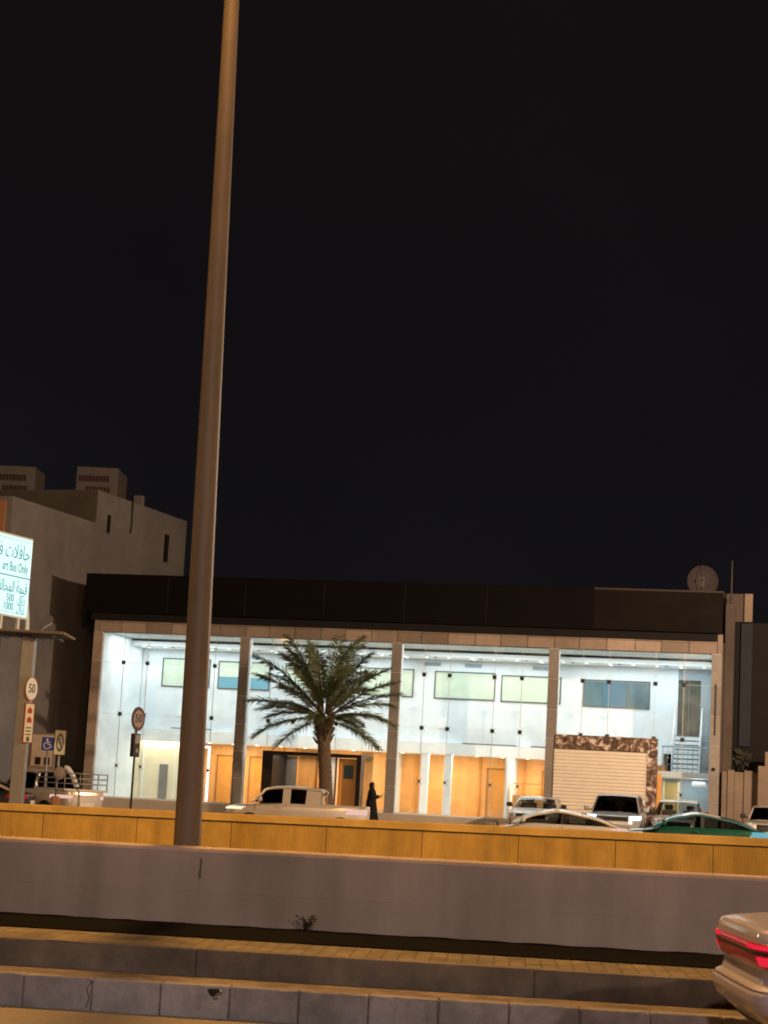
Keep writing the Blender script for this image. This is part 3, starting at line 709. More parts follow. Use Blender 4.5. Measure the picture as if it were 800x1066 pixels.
for i in range(260):
    x = rnd.uniform(24.9, 27.4); y = rnd.uniform(.65, 1.3); z = 2.8 + rnd.random() ** 1.5 * (.9 + .3 * math.sin(x * 5)); a = rnd.uniform(0, 6.3); l = rnd.uniform(.1, .22)
    g.add([(x, y, z), (x + l * math.cos(a), y + .04, z + l * .5), (x + 1.6 * l * math.cos(a), y, z + l * math.sin(a)), (x + l * math.cos(a), y - .04, z - l * .2)], [(0, 1, 2, 3)])
g.box(25.9, 25.96, .9, .96, .3, 3.2); g.box(26.6, 26.66, .9, .96, .3, 3.2)
o = g.build('shrub', M['shrub']); place(o, BO, BY); tag(o, 'dark shrub showing over the sand coloured boundary wall', 'shrub')

# ------------------------------------------------------------------ neighbouring building at the left
NR = math.atan2(math.cos(R(20)), math.sin(R(20)))      # local x runs away along the side wall
NB = empty('neighbouring_building', (-14.59, 72.62, 0), NR)
tag(NB, 'tall unlit plaster building with stepped roof line at the left', 'building')
L1, L2 = 6.83, 15.6
part('lower_block', [(0, L1, 0, 14, .3, 12.1)], M['neigh'], NB)
pp = part('parapet', [(0.001, L1, 0, .25, 12.101, 12.48), (0, .25, .251, 14, 12.101, 12.48)], M['neigh'], NB)
part('upper_block', [(L1 + .001, L2, -.002, 14, .3, 13.5)], M['neigh'], NB)
part('upper_parapet', [(L1, L2, 0, .25, 13.501, 13.92), (L1, L1 + .25, .251, 14, 13.501, 13.92)], M['neigh'], NB)
part('stair_wall', [(L1 - .06, L1, .002, 14, 12.101, 13.9)], M['neigh_dark'], NB)
part('facade', [(-.12, -.001, .25, 14, 8.5, 12.3), ], M['neigh_front'], NB)
g = MB()
for r_ in range(5):
    for c_ in range(8): g.box(-.14, -.002, .3 + c_ * 1.2, .3 + c_ * 1.2 + 1.17, .4 + r_ * 1.6, .4 + r_ * 1.6 + 1.57)
g.build('facade_tiles', M['tile'], NB)
for s_, z0, z1, wd in ((7.95, 12.2, 13.0, .3), (13.6, 11.7, 13.0, .45)):
    fr = part('window', [(s_ - wd / 2, s_ + wd / 2, -.02, -.0021, z0, z1)], M['dark_wall'], NB); part('window_sill', [(s_ - wd / 2 - .06, s_ + wd / 2 + .06, -.07, -.0021, z0 - .06, z0)], M['neigh'], fr)
g = MB(); g.tube([(9.95, -.05, 14.1), (9.95, -.06, 13.4), (10.0, -.06, 12.9), (9.9, -.05, 12.5)], .04, 6); g.build('drain_pipe', M['metal_dark'], NB)
part('roof_cap', [(10.85, 11.12, .0, .4, 13.921, 14.35)], M['neigh'], NB)
def roof_unit(x, y, z, wd, dp, h, lab):
    U = empty('rooftop_unit', (x, y, z), R(-2)); tag(U, lab, 'air conditioner', 'air conditioning units on the left roof')
    g = MB(); g.bbox(0, wd, 0, dp, .25, h, .04, 2); g.build('casing', M['unit'], U)
    g = MB(); n_ = 9
    for i in range(n_): g.box(.12 + i * (wd - .5) / n_, .12 + (i + .78) * (wd - .5) / n_, -.02, .001, h - .72, h - .42)
    g.build('vent', M['unit_red'], U); g = MB()
    for i in range(7): g.box(.5 + i * .17, .62 + i * .17, -.02, .001, h - 1.25, h - .95)
    g.build('vent', M['unit_red'], U)
    part('feet', [(.05, .2, .05, dp - .05, 0, .251), (wd - .2, wd - .05, .05, dp - .05, 0, .251)], M['metal_dark'], U)
    part('side_grille', [(wd - .001, wd + .02, .2 + i * .22, .32 + i * .22, .45, h - .2) for i in range(int((dp - .4) / .22))], M['neigh_dark'], U)
roof_unit(-14.75, 88, 13.5, 2.0, 2.6, 2.9, 'boxy rooftop unit nearer the roof step, right of the other unit')
roof_unit(-18.7, 88, 13.5, 2.0, 2.2, 2.75, 'boxy rooftop unit at the left edge of the picture')

# ------------------------------------------------------------------ date palm
PT = empty('palm_tree', (-1.55, 70, .48)); tag(PT, 'date palm with arching fronds standing before the lit entrance', 'tree')
g = MB(); n = 22; rings = []; hh = 3.95; NZ = 64
for i in range(NZ + 1):
    t = i / NZ; z = hh * t
    r0 = .30 - .06 * min(1, t * 2.2) + .075 * max(0, (t - .78) / .22)
    ring = []
    for k in range(n):
        a = 2 * PI * k / n
        ph = (z * 5.2 + (k * 8 / n)) % 1; ph2 = (z * 5.2 - (k * 8 / n)) % 1
        r_ = r0 * (1 + .10 * max(ph, 0) * .6 + .08 * ph2 * .6 - .05) * (1 + random.uniform(-.03, .03))
        ring.append((r_ * math.cos(a) - .26 * t + .03 * math.sin(t * 5), r_ * math.sin(a), z))
    rings.append(ring)
g.loft(rings, smooth=False); g.build('trunk', M['trunk'], PT)
g = MB()
rnd = random.Random(11)
for i in range(46):
    a = rnd.uniform(0, 2 * PI); z = hh - 1.0 + rnd.random() * 1.0; r_ = .27
    c = Vector((-.24 + r_ * math.cos(a), r_ * math.sin(a), z)); e = c + Vector((math.cos(a) * .13, math.sin(a) * .13, .16))
    g.tube([c - Vector((math.cos(a) * .08, math.sin(a) * .08, .06)), c, e], [.06, .05, .03], 5)
g.build('leaf_base', M['trunk'], PT)
def frond(az, el, L_, droop, seed, tw):
    rnd = random.Random(seed)
    base = Vector((-.26 + .17 * math.cos(az), .17 * math.sin(az), hh - .05 + .2 * max(0, math.sin(el)) + rnd.uniform(-.1, .08)))
    pts = [base]; N = 18; dirs = []
    azv = az
    for i in range(N):
        t = (i + .5) / N; e = el - droop * t ** 1.6; azv = az + tw * t
        d = Vector((math.cos(azv) * math.cos(e), math.sin(azv) * math.cos(e), math.sin(e))); dirs.append(d); pts.append(pts[-1] + d * (L_ / N))
    g = MB(); g.tube(pts, [.032 * (1 - .85 * i / N) + .003 for i in range(N + 1)], 5)
    NL = 84
    for j in range(NL):
        t = .14 + .85 * j / NL; f = t * N; i = min(int(f), N - 1); p = pts[i].lerp(pts[i + 1], f - i); d = dirs[i]
        side = d.cross(Vector((0, 0, 1)))
        if side.length < .2: side = Vector((-math.sin(az), math.cos(az), 0))
        side.normalize(); up = side.cross(d).normalized()
        ll = (.17 + .36 * math.sin(PI * (t ** 1.25 * .82 + .06))) * rnd.uniform(.8, 1.12)
        for s in (-1, 1):
            sw = rnd.uniform(.42, .62) ; lift = rnd.uniform(-.1, .5) if j % 2 else rnd.uniform(-.35, .15)
            v = (side * s * (1 - sw * .5) + d * sw * 1.2 + up * lift).normalized()
            m = p + v * ll * .55 + Vector((0, 0, -.02 * ll)); tip = p + v * ll + Vector((0, 0, -.18 * ll * rnd.uniform(.4, 1.4)))
            wv = (d * .6 + up * .6 * s).normalized() * (.0175 if t < .9 else .012)
            g.add([p - wv * .6, m - wv, tip, m + wv, p + wv * .6], [(0, 1, 2, 3, 4)], False, 1)
    return g.build('frond', [M['rachis'], M['leaf']], PT)
rnd = random.Random(5); NF = 42
for i in range(NF):
    t = (i + .5) / NF
    az = i * 2.39996 + rnd.uniform(-.25, .25)
    el = R(86 - 100 * t ** 1.15) + R(rnd.uniform(-7, 7))
    L_ = (3.15 + .12 * min(1, t * 2)) * rnd.uniform(.9, 1.06) * (.82 if t > .82 else 1)
    frond(az, el, L_, R(26 + 30 * rnd.random()) * (1 if t < .6 else .75), i, rnd.uniform(-.3, .3))

# ------------------------------------------------------------------ cars
def sgnp(c, e): return math.copysign(abs(c) ** e, c)
class Body:
    def __init__(s, levels, n=5.): s.l = levels; s.n = n
    def at(s, z):
        l = s.l
        if z <= l[0][0]: return l[0]
        for a, b in zip(l, l[1:]):
            if z <= b[0]:
                t = (z - a[0]) / (b[0] - a[0]); return tuple(p + (q - p) * t for p, q in zip(a, b))
        return l[-1]
    def pt(s, z, t, off=0.):
        _, xr, xf, hw = s.at(z); c = (xr + xf) / 2; a = (xf - xr) / 2 + off; e = 2 / s.n
        return (c + a * sgnp(math.cos(t), e), (hw + off) * sgnp(math.sin(t), e), z)
    def mesh(s, sub=4, N=72):
        g = MB(); zz = []
        for a, b in zip(s.l, s.l[1:]): zz += [a[0] + (b[0] - a[0]) * k / sub for k in range(sub)]
        zz.append(s.l[-1][0])
        g.loft([[s.pt(z, 2 * PI * k / N) for k in range(N)] for z in zz], smooth=True); return g
    def band(s, z0, z1, t0, t1, off=.008, nz=4, nt=14):
        g = MB(); vs = []
        for layer in (off, -.02):
            for i in range(nz + 1):
                for j in range(nt + 1): vs.append(s.pt(z0 + (z1 - z0) * i / nz, t0 + (t1 - t0) * j / nt, layer))
        w_ = nt + 1; h_ = nz + 1; o = w_ * h_; fs = []
        for i in range(nz):
            for j in range(nt): fs += [(i * w_ + j, i * w_ + j + 1, (i + 1) * w_ + j + 1, (i + 1) * w_ + j)]
        for j in range(nt): fs += [(j, j + 1, o + j + 1, o + j), (nz * w_ + j, nz * w_ + j + 1, o + nz * w_ + j + 1, o + nz * w_ + j)]
        for i in range(nz): fs += [(i * w_, (i + 1) * w_, o + (i + 1) * w_, o + i * w_), (i * w_ + nt, (i + 1) * w_ + nt, o + (i + 1) * w_ + nt, o + i * w_ + nt)]
        g.add(vs, fs, True); return g

def lerp3(a, b, t): return tuple(p + (q - p) * t for p, q in zip(a, b))
def make_car(name, label, cat, group, loc, rz, levels, gh, wheels, pm, glassm, lights=('off', 'dim'), bed=None, wr=.33, roofm=None, n=5., spokes=True, head_z=(.68, .82), tail_z=(.82, .98), rails=False):
    C_ = empty(name, loc, rz); tag(C_, label, cat, group)
    b = Body(levels, n); zb = levels[-1][0]
    body = b.mesh().build('body', pm, C_, autosmooth=40)
    hw = b.at(.6)[3]; xr0 = b.at(.6)[1]; xf0 = b.at(.6)[2]
    # greenhouse
    F, FRr, RR, Rr = gh['F'], gh['FR'], gh['RR'], gh['R']; wb, wt, zr = gh['wb'], gh['wt'], gh['zr']
    zB = zb - .01
    def sp(x, t, s, inset=0.):  # point on greenhouse side: t=0 belt, 1 roof
        return (x, s * (wb + (wt - wb) * t - inset), zB + (zr - zB) * t)
    roofm = roofm or pm
    # smooth arched greenhouse: one profile curve swept across the cabin
    q_ = gh.get('round', .5)
    ctl = [(F, zB), (F + (FRr - F) * .55, zB + (zr - zB) * (.55 + .10 * q_)), (FRr, zr - .035), ((FRr + RR) / 2 + .1, zr + .03), (RR, zr - .03 - .02 * q_), (RR + (Rr - RR) * .5, zB + (zr - zB) * (.5 + .08 * q_)), (Rr, zB)]
    P4 = [(2 * ctl[0][0] - ctl[1][0], 2 * ctl[0][1] - ctl[1][1])] + ctl + [(2 * ctl[-1][0] - ctl[-2][0], 2 * ctl[-1][1] - ctl[-2][1])]
    arch = []
    for k in range(1, len(P4) - 2):
        for m_ in range(8):
            t = m_ / 8
            arch.append(tuple(.5 * (2 * P4[k][a] + (P4[k + 1][a] - P4[k - 1][a]) * t + (2 * P4[k - 1][a] - 5 * P4[k][a] + 4 * P4[k + 1][a] - P4[k + 2][a]) * t * t + (3 * P4[k][a] - P4[k - 1][a] - 3 * P4[k + 1][a] + P4[k + 2][a]) * t ** 3) for a in (0, 1)))
    arch.append(ctl[-1])
    xm, rw = (F + Rr) / 2, gh.get('rail', .075)
    inner = []
    for k, (x, z) in enumerate(arch):
        x0, z0 = arch[max(k - 1, 0)]; x1, z1 = arch[min(k + 1, len(arch) - 1)]
        d = math.hypot(x1 - x0, z1 - z0) or 1
        nx_, nz_ = (z1 - z0) / d, -(x1 - x0) / d
        if nx_ * (xm - x) + nz_ * (zB - z) < 0: nx_, nz_ = -nx_, -nz_
        inner.append((x + nx_ * rw, max(zB + .004, z + nz_ * rw)))
    inner = [p for p in inner]
    inner[0] = (F - rw * 1.5, zB + .004); inner[-1] = (Rr + rw * 1.3, zB + .004)
    def yw(z): return wb + (wt - wb) * max(0, min(1.1, (z - zB) / (zr - zB)))
    na = len(arch)
    for s in (-1, 1):
        g = MB(); vs = [(x, s * yw(z), z) for x, z in arch] + [(x, s * (yw(z) + .002), z) for x, z in inner] + [(x, s * (yw(z) - .03), z) for x, z in inner]
        g.add(vs, [(k, k + 1, na + k + 1, na + k) for k in range(na - 1)] + [(na + k, na + k + 1, 2 * na + k + 1, 2 * na + k) for k in range(na - 1)], True)
        g.build('window_frame', gh.get('pm', roofm), C_)
        def side_pt(x, z, o=.0): return (x, s * (yw(z) + o), z)
        cuts = [F + 1] + list(gh['B']) + [Rr - 1]
        for xa, xb in zip(cuts, cuts[1:]):
            pts = [p for p in inner if xb < p[0] < xa]
            if len(pts) < 3: continue
            def ztop(x):
                for (x0, z0), (x1, z1) in zip(inner, inner[1:]):
                    if x1 <= x <= x0 and x0 > x1: return z0 + (z1 - z0) * (x0 - x) / (x0 - x1)
                return None
            poly = list(pts); za, zb2 = ztop(xa), ztop(xb)
            if za: poly = [(xa, zB + .004), (xa, za)] + poly
            if zb2: poly = poly + [(xb, zb2), (xb, zB + .004)]
            MB().poly([side_pt(x, z, -.018) for x, z in poly]).build('side_window', glassm, C_)
        for xb_ in gh['B']:
            zt_ = [z for x, z in inner if abs(x - xb_) == min(abs(x2 - xb_) for x2, z2 in inner)][0]; bw_ = gh.get('bw', .04)
            MB().poly([side_pt(xb_ - bw_, zB, -.004), side_pt(xb_ + bw_, zB, -.004), side_pt(xb_ + bw_, zt_ + .01, -.004), side_pt(xb_ - bw_, zt_ + .01, -.004)], .03, (0, -s, 0)).build('pillar', gh.get('bm') or gh.get('pm', roofm), C_)
        if gh.get('cw'):
            if gh.get('cs'):
                xa, xb = Rr + gh['cs'] * 2, Rr + .02; zz = zr - .05
                MB().poly([side_pt(xa, zB, .0), side_pt(xb, zB, .0), side_pt(RR + .03, zz, .0), side_pt(xa - .02, zz, .0)], .03, (0, -s, 0)).build('pillar', roofm, C_)
    ny = 12
    def strip(name, ks, y0, y1, m_, sink=0.):
        g = MB(); vs = []
        for k in ks:
            x, z = arch[k]; w2 = yw(z)
            for j in range(ny + 1):
                yy = y0 + (y1 - y0) * j / ny
                vs.append((x + (0 if .05 < k / na < .95 else 0), yy * w2, z + gh.get('crown', .028) * (1 - yy ** 2) - sink))
        fs = [(a * (ny + 1) + j, a * (ny + 1) + j + 1, (a + 1) * (ny + 1) + j + 1, (a + 1) * (ny + 1) + j) for a in range(len(ks) - 1) for j in range(ny)]
        g.add(vs, fs, True); return g.build(name, m_, C_)
    kf, kr = 15, na - 16
    strip('roof', list(range(kf, kr + 1)), -1, 1, roofm)
    strip('windscreen', list(range(0, kf + 1)), -.93, .93, glassm if gh.get('ws') is None else gh['ws'])
    strip('rear_window', list(range(kr, na)), -.9, .9, glassm)
    for s in (-1, 1):
        strip('pillar', list(range(0, kf + 1)), s * .93, s * 1, gh.get('pm', roofm)); strip('pillar', list(range(kr, na)), s * .9, s * 1, gh.get('pm', roofm))
    # seats
    for xs in ([FRr - .45, RR + .35] if RR < FRr - 1.1 else [(FRr + RR) / 2]):
        for s in (-1, 1):
            g = MB(); g.bbox(xs - .1, xs + .08, s * .38 - .23, s * .38 + .23, zb - .25, zb + .2, .05); g.bbox(xs - .08, xs + .04, s * .38 - .13, s * .38 + .13, zb + .21, zb + .38, .04); g.build('seat', M['seat'], C_)
    # mirrors
    for s in (-1, 1):
        g = MB(); g.bbox(F - .36, F - .22, s * (hw + .09) - .1, s * (hw + .09) + .1, zb + .02, zb + .18, .04); g.tube([(F - .28, s * (wb - .02), zb + .03), (F - .29, s * (hw + .03), zb + .08)], .025, 6); g.build('side_mirror', pm if spokes else M['trim'], C_)
    # wheels
    for xw in wheels:
        for s in (-1, 1):
            g = MB(); g.lathe([(wr * 1.16, s * (hw - .02)), (wr * 1.16, s * (hw + .006))], 28, (xw, 0, wr + .02), 'y', False); g.build('wheel_arch', M['trim'], C_)
            Wh = empty('wheel', (xw, s * (hw - .09), wr), 0); Wh.parent = C_
            g = MB(); g.lathe([(wr * .62, -.1), (wr * .95, -.1), (wr, -.06), (wr, .06), (wr * .95, .1), (wr * .62, .1)], 28, (0, 0, 0), 'y'); g.build('tyre', M['tyre'], Wh)
            g = MB(); g.lathe([(.001, s * .06), (wr * .16, s * .075), (wr * .2, s * .05)], 16, (0, 0, 0), 'y')
            g.lathe([(wr * .56, s * .02), (wr * .64, s * .105), (wr * .6, s * .06)], 28, (0, 0, 0), 'y')
            for k in range(5):
                a = 2 * PI * k / 5; g.tube([(wr * .12 * math.cos(a), s * .06, wr * .12 * math.sin(a)), (wr * .6 * math.cos(a), s * .07, wr * .6 * math.sin(a))], .035, 6)
            g.build('rim', M['rim'], Wh)
    # lamps, grille, bumpers, plates
    hm = {'off': M['head_off'], 'on': M['head_on'], 'warm': M['head_warm']}[lights[0]]
    tm = {'dim': M['tail_dim'], 'on': M['tail_on'], 'pink': M['tail_pink'], 'cyan': M['tail_sheen']}[lights[1]]
    for s in (-1, 1):
        b.band(head_z[0], head_z[1], s * R(16), s * R(62), .012).build('headlight', hm, C_)
        b.band(tail_z[0], tail_z[1], PI - s * R(14), PI - s * R(66), .012).build('tail_light', tm, C_)
        for xh in [x for x in ([gh['B'][0] + .12] + ([gh['B'][1] + .12] if len(gh['B']) > 1 and not bed else []))]:
            g = MB(); g.bbox(xh, xh + .2, s * (hw + .0) - .02, s * (hw + .0) + .03, zb - .14, zb - .1, .012); g.build('door_handle', pm, C_)
        g = MB()
        for xd in gh['B'] + [F - .15]: g.box(xd - .006, xd + .006, s * (hw + .0015) - .004, s * (hw + .0015) + .004, .35, zb - .05)
        g.build('door_seam', M['trim'], C_)
    b.band(head_z[0] - .06, head_z[1] + .0, -R(14), R(14), .010).build('grille', M['trim'], C_)
    b.band(.3, .48, -R(30), R(30), .012).build('front_bumper_trim', M['trim'], C_)
    b.band(.3, .45, PI - R(40), PI + R(40), .012).build('rear_bumper_trim', M['trim'], C_)
    g = MB(); g.box(xf0 + .012, xf0 + .03, -.26, .26, .5, .62); g.build('number_plate', M['sign_white'], C_)
    g = MB(); zp = .72 if name != 'passing_sedan' else .47; g.box(b.at(zp)[1] - .016, b.at(zp)[1] + .01, -.26, .26, zp - .06, zp + .06); (g.build('number_plate', M['sign_white'], C_) if name != 'passing_sedan' else None)
    if bed:
        x0, x1, zt = bed
        g = MB(); hw2 = levels[-1][3] - .02
        g.box(x0, x1, hw2 - .07, hw2, zb - .005, zt); g.box(x0, x1, -hw2, -hw2 + .07, zb - .005, zt); g.box(x0, x0 + .06, -hw2 + .071, hw2 - .071, zb - .005, zt); g.box(x1 - .06, x1, -hw2 + .071, hw2 - .071, zb - .005, zt)
        g.build('bed', pm, C_, bevel=.015)
        if rails:
            g = MB()
            for s in (-1, 1):
                for z in (zt + .16, zt + .32, zt + .48): g.tube([(x0 + .05, s * (hw2 - .04), z), (x1 - .05, s * (hw2 - .04), z)], .022, 6)
                for k in range(4): xx = x0 + .06 + (x1 - x0 - .12) * k / 3; g.tube([(xx, s * (hw2 - .04), zt - .02), (xx, s * (hw2 - .04), zt + .48)], .02, 6)
            for z in (zt + .16, zt + .32, zt + .48): g.tube([(x0 + .05, -hw2 + .04, z), (x0 + .05, hw2 - .04, z)], .022, 6)
            g.build('rack', M['metal_grey'], C_)
    return C_

SEDAN = [(.24, -2.1, 2.15, .80), (.38, -2.24, 2.28, .87), (.55, -2.34, 2.36, .905), (.68, -2.34, 2.34, .91), (.76, -2.33, 2.24, .905), (.84, -2.32, 1.95, .895), (.90, -2.31, 1.5, .885), (.96, -2.28, 1.12, .86), (1.0, -2.2, 1.02, .82), (1.03, -1.95, .98, .76)]
SEDAN_G = dict(F=1.15, FR=.22, RR=-.78, R=-1.95, wb=.75, wt=.58, zr=1.40, crown=.06, B=[-.30], rail=.07, bm=M['trim'], round=1.)
SUV = [(.34, -2.1, 2.1, .84), (.5, -2.28, 2.3, .92), (.75, -2.34, 2.38, .95), (.95, -2.36, 2.34, .95), (1.04, -2.36, 2.2, .945), (1.1, -2.35, 1.6, .93), (1.14, -2.34, 1.1, .90), (1.17, -2.3, 1.02, .86)]
SUV_G = dict(F=1.02, FR=.42, RR=-2.0, R=-2.25, wb=.85, wt=.69, zr=1.75, B=[-.1, -1.15], rail=.07, round=.3, bm=M['trim'])
PICK = [(.36, -2.5, 2.4, .82), (.55, -2.6, 2.58, .89), (.78, -2.62, 2.62, .91), (.95, -2.62, 2.55, .91), (1.03, -2.62, 2.3, .905), (1.08, -2.61, 1.7, .89), (1.12, -2.6, 1.25, .87), (1.14, -2.58, 1.2, .85)]
PICK_G = dict(F=1.2, FR=.55, RR=-.72, R=-.86, wb=.83, wt=.66, zr=1.70, B=[.05], rail=.07, round=.2)
TALLP = dict(PICK_G)

# white pickup driving along the service road
make_car('pickup_truck', 'white double cab pickup driving past in front of the palm', 'pickup truck', 'vehicles on the service road', (-1.75, 57.9, .1), PI + A,
         [(z_, max(xr_, -1.8 - (.0 if z_ > .5 else -.1)), xf_, h_) for z_, xr_, xf_, h_ in PICK], dict(PICK_G, F=1.75, FR=1.26, B=[.67], bw=.12, RR=-.40, R=-.45, cs=.27, cw=.27, cwt=.25, zr=1.62), (1.75, -1.0), M['p_white'], M['car_glass_dark'], ('warm', 'pink'), bed=(-1.76, -.46, 1.16), wr=.37, head_z=(.9, .99), tail_z=(.9, 1.06))
# cream sedan and green taxi
make_car('sedan_car', 'cream sedan passing in front of the roller shutter', 'car', 'vehicles on the service road', (5.5, 56.6, .04), PI + A,
         SEDAN, SEDAN_G, (1.4, -1.35), M['p_sand'], M['car_glass'], ('off', 'pink'))
tx = make_car('taxi_car', 'dark green taxi sedan at the right end of the barrier', 'car', 'vehicles on the service road', (9.75, 57.2, .16), PI + A,
         SEDAN, dict(SEDAN_G, pm=M['p_tail'], bw=.05), (1.4, -1.35), M['p_green'], M['car_glass'], ('off', 'cyan'), roofm=M['p_sand'])
# parked vehicles
fr_ = -PI / 2 + BY
make_car('parked_car', 'beige pickup parked nose out, left of the silver off-roader', 'car', 'cars parked before the showroom', (6.25, 69.0, .34), fr_,
         PICK, dict(PICK_G, zr=1.52), (1.6, -1.6), M['p_beige'], M['car_glass_clear'], ('off', 'dim'), bed=(-2.56, -.9, 1.16), wr=.37, head_z=(.84, .98), spokes=False)
make_car('off_road_car', 'silver off-roader with both headlights lit, before the roller shutter', 'car', 'cars parked before the showroom', (8.75, 66.2, .34), fr_,
         SUV, SUV_G, (1.45, -1.4), M['p_silver'], M['car_glass_dark'], ('on', 'dim'), wr=.38, head_z=(.93, 1.05))
make_car('parked_car', 'grey pickup with clear windscreen parked before the glass stair lobby', 'car', 'cars parked before the showroom', (11.1, 67.4, .34), fr_,
         PICK, dict(PICK_G, pm=M['p_dark'], zr=1.66), (1.6, -1.6), M['p_sand'], M['car_glass_clear'], ('off', 'dim'), bed=(-2.56, -.9, 1.16), wr=.37, head_z=(.84, .98), spokes=False)
make_car('parked_car', 'pale car cut by the right edge of the picture, before the boundary wall', 'car', 'cars parked before the showroom', (14.15, 66.0, .34), fr_,
         SUV, dict(SUV_G, zr=1.62), (1.45, -1.4), M['p_beige'], M['car_glass_dark'], ('off', 'dim'), wr=.37, head_z=(.84, 1.0), spokes=False)
# left vehicles
make_car('parked_car', 'white pickup with railed bed parked behind the bus stop column', 'car', None, (-10.55, 61.2, .12), PI + R(-48),
         PICK, PICK_G, (1.6, -1.6), M['p_white'], M['car_glass_dark'], ('off', 'pink'), bed=(-2.56, -.9, 1.2), wr=.37, head_z=(.84, .98), tail_z=(.9, 1.0), rails=True)
make_car('parked_car', 'dark sedan with pale roof line at the left edge of the picture', 'car', None, (-12.75, 59.0, .12), PI + A,
         SEDAN, dict(SEDAN_G, pm=M['p_white']), (1.4, -1.35), M['p_dark'], M['car_glass_dark'], ('off', 'dim'), roofm=M['p_white'])

# ------------------------------------------------------------------ near car, tail only in view
NEAR = [(.25, -1.95, 2.1, .82), (.34, -2.08, 2.24, .87), (.42, -2.18, 2.32, .895), (.50, -2.28, 2.36, .91), (.555, -2.352, 2.37, .915), (.61, -2.376, 2.36, .92), (.655, -2.374, 2.34, .92), (.685, -2.35, 2.30, .915), (.70, -2.318, 2.28, .905), (.735, -2.305, 2.2, .902), (.78, -2.306, 2.0, .90),
        (.805, -2.325, 1.75, .90), (.85, -2.342, 1.5, .897), (.90, -2.346, 1.25, .892), (.93, -2.345, 1.12, .887), (.96, -2.342, 1.08, .88), (.985, -2.335, 1.05, .872), (1.0, -2.322, 1.02, .862), (1.012, -2.27, 1.01, .85), (1.04, -2.02, 1.0, .82), (1.068, -1.75, 1.0, .78)]
nc = make_car('passing_sedan', 'silver sedan on the near road, only its tail with red lamp in view', 'car', None, (4.535, 11.17, -.02), A + R(3.), NEAR,
         dict(SEDAN_G, zr=1.45, R=-1.72), (1.4, -1.35), M['p_near'], M['car_glass_dark'], ('off', 'on'), tail_z=(.826, .856), n=9.)
NBd = Body(NEAR, 9.)
NBd.band(.795, .928, PI - R(80), PI + R(80), .006, nt=60).build('lamp_lens', M['tail_dim'], nc)
NBd.band(.868, .886, PI - R(80), PI + R(80), .010, nt=60).build('lamp_divider', M['trim'], nc)
for s in (-1, 1):
    NBd.band(.896, .919, PI - s * R(3), PI - s * R(79), .012, nt=40).build('light_strip', M['tail_on'], nc)
    NBd.band(.808, .858, PI - s * R(14), PI - s * R(78), .010, nt=40).build('light_strip', M['tail_on'], nc)
    NBd.band(.712, .722, PI - s * R(36), PI - s * R(52), .012).build('reflector', M['sign_white'], nc)
NBd.band(.672, .676, PI - R(50), PI + R(50), .003, nt=60).build('bumper_line', M['trim'], nc)
# shade of the crease below the lamp, laid on as a dark strip
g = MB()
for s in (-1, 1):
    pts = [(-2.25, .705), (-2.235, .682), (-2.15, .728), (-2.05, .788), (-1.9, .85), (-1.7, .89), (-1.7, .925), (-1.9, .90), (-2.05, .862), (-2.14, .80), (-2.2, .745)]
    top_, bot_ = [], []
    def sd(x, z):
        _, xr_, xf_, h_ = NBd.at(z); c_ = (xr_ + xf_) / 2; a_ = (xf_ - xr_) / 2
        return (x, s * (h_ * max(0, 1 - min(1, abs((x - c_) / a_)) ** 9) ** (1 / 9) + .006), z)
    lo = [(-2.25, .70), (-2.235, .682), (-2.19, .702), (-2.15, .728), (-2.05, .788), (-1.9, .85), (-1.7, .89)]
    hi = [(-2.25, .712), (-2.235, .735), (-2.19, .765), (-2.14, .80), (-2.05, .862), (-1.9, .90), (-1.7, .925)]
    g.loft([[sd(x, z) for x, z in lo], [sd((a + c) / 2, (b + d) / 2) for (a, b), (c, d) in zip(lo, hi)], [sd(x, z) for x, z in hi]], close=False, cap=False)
g.build('crease_shade', M['trim'], nc)

# ------------------------------------------------------------------ bus stop: column, canopy, lit sign
BS = empty('bus_stop_shelter', (-10.58, 57, .1)); tag(BS, 'bus stop shelter with square grey column and thin flat roof at the left', 'bus stop')
g = MB(); g.bbox(-.2, .2, -.2, .2, 0, 5.72, .02); g.build('column', M['metal_grey'], BS)
cn = MB(); cn.bbox(-3.2, 1.22, -1.1, 1.1, 5.78, 5.86, .02); cn_o = cn.build('canopy', M['fence'], BS)
g = MB()
for k in range(8): g.box(-3.1 + k * .56, -3.06 + k * .56, -1.05, 1.05, 5.70, 5.779)
g.build('canopy_rib', M['metal_dark'], cn_o)
g = MB(); g.tube([(.25, .2, 5.86), (.4, .15, 6.05), (.62, .1, 6.2)], .03, 6); g.build('conduit', M['metal_grey'], BS)
g = MB(); g.bbox(-3.1, -2.7, -.2, .2, 0, 5.72, .02); g.build('column', M['metal_grey'], BS)

LB = empty('lit_bus_sign', (-11.22, 56.7, 5.96)); 
vdir = Vector((-10.745 + 11.455, 57.6 - 56.0, 0)); yaw_s = math.atan2(vdir.y, vdir.x)
LB.rotation_euler[2] = yaw_s; tag(LB, 'white lit bus lane sign with Arabic and English lettering on the shelter roof', 'sign')
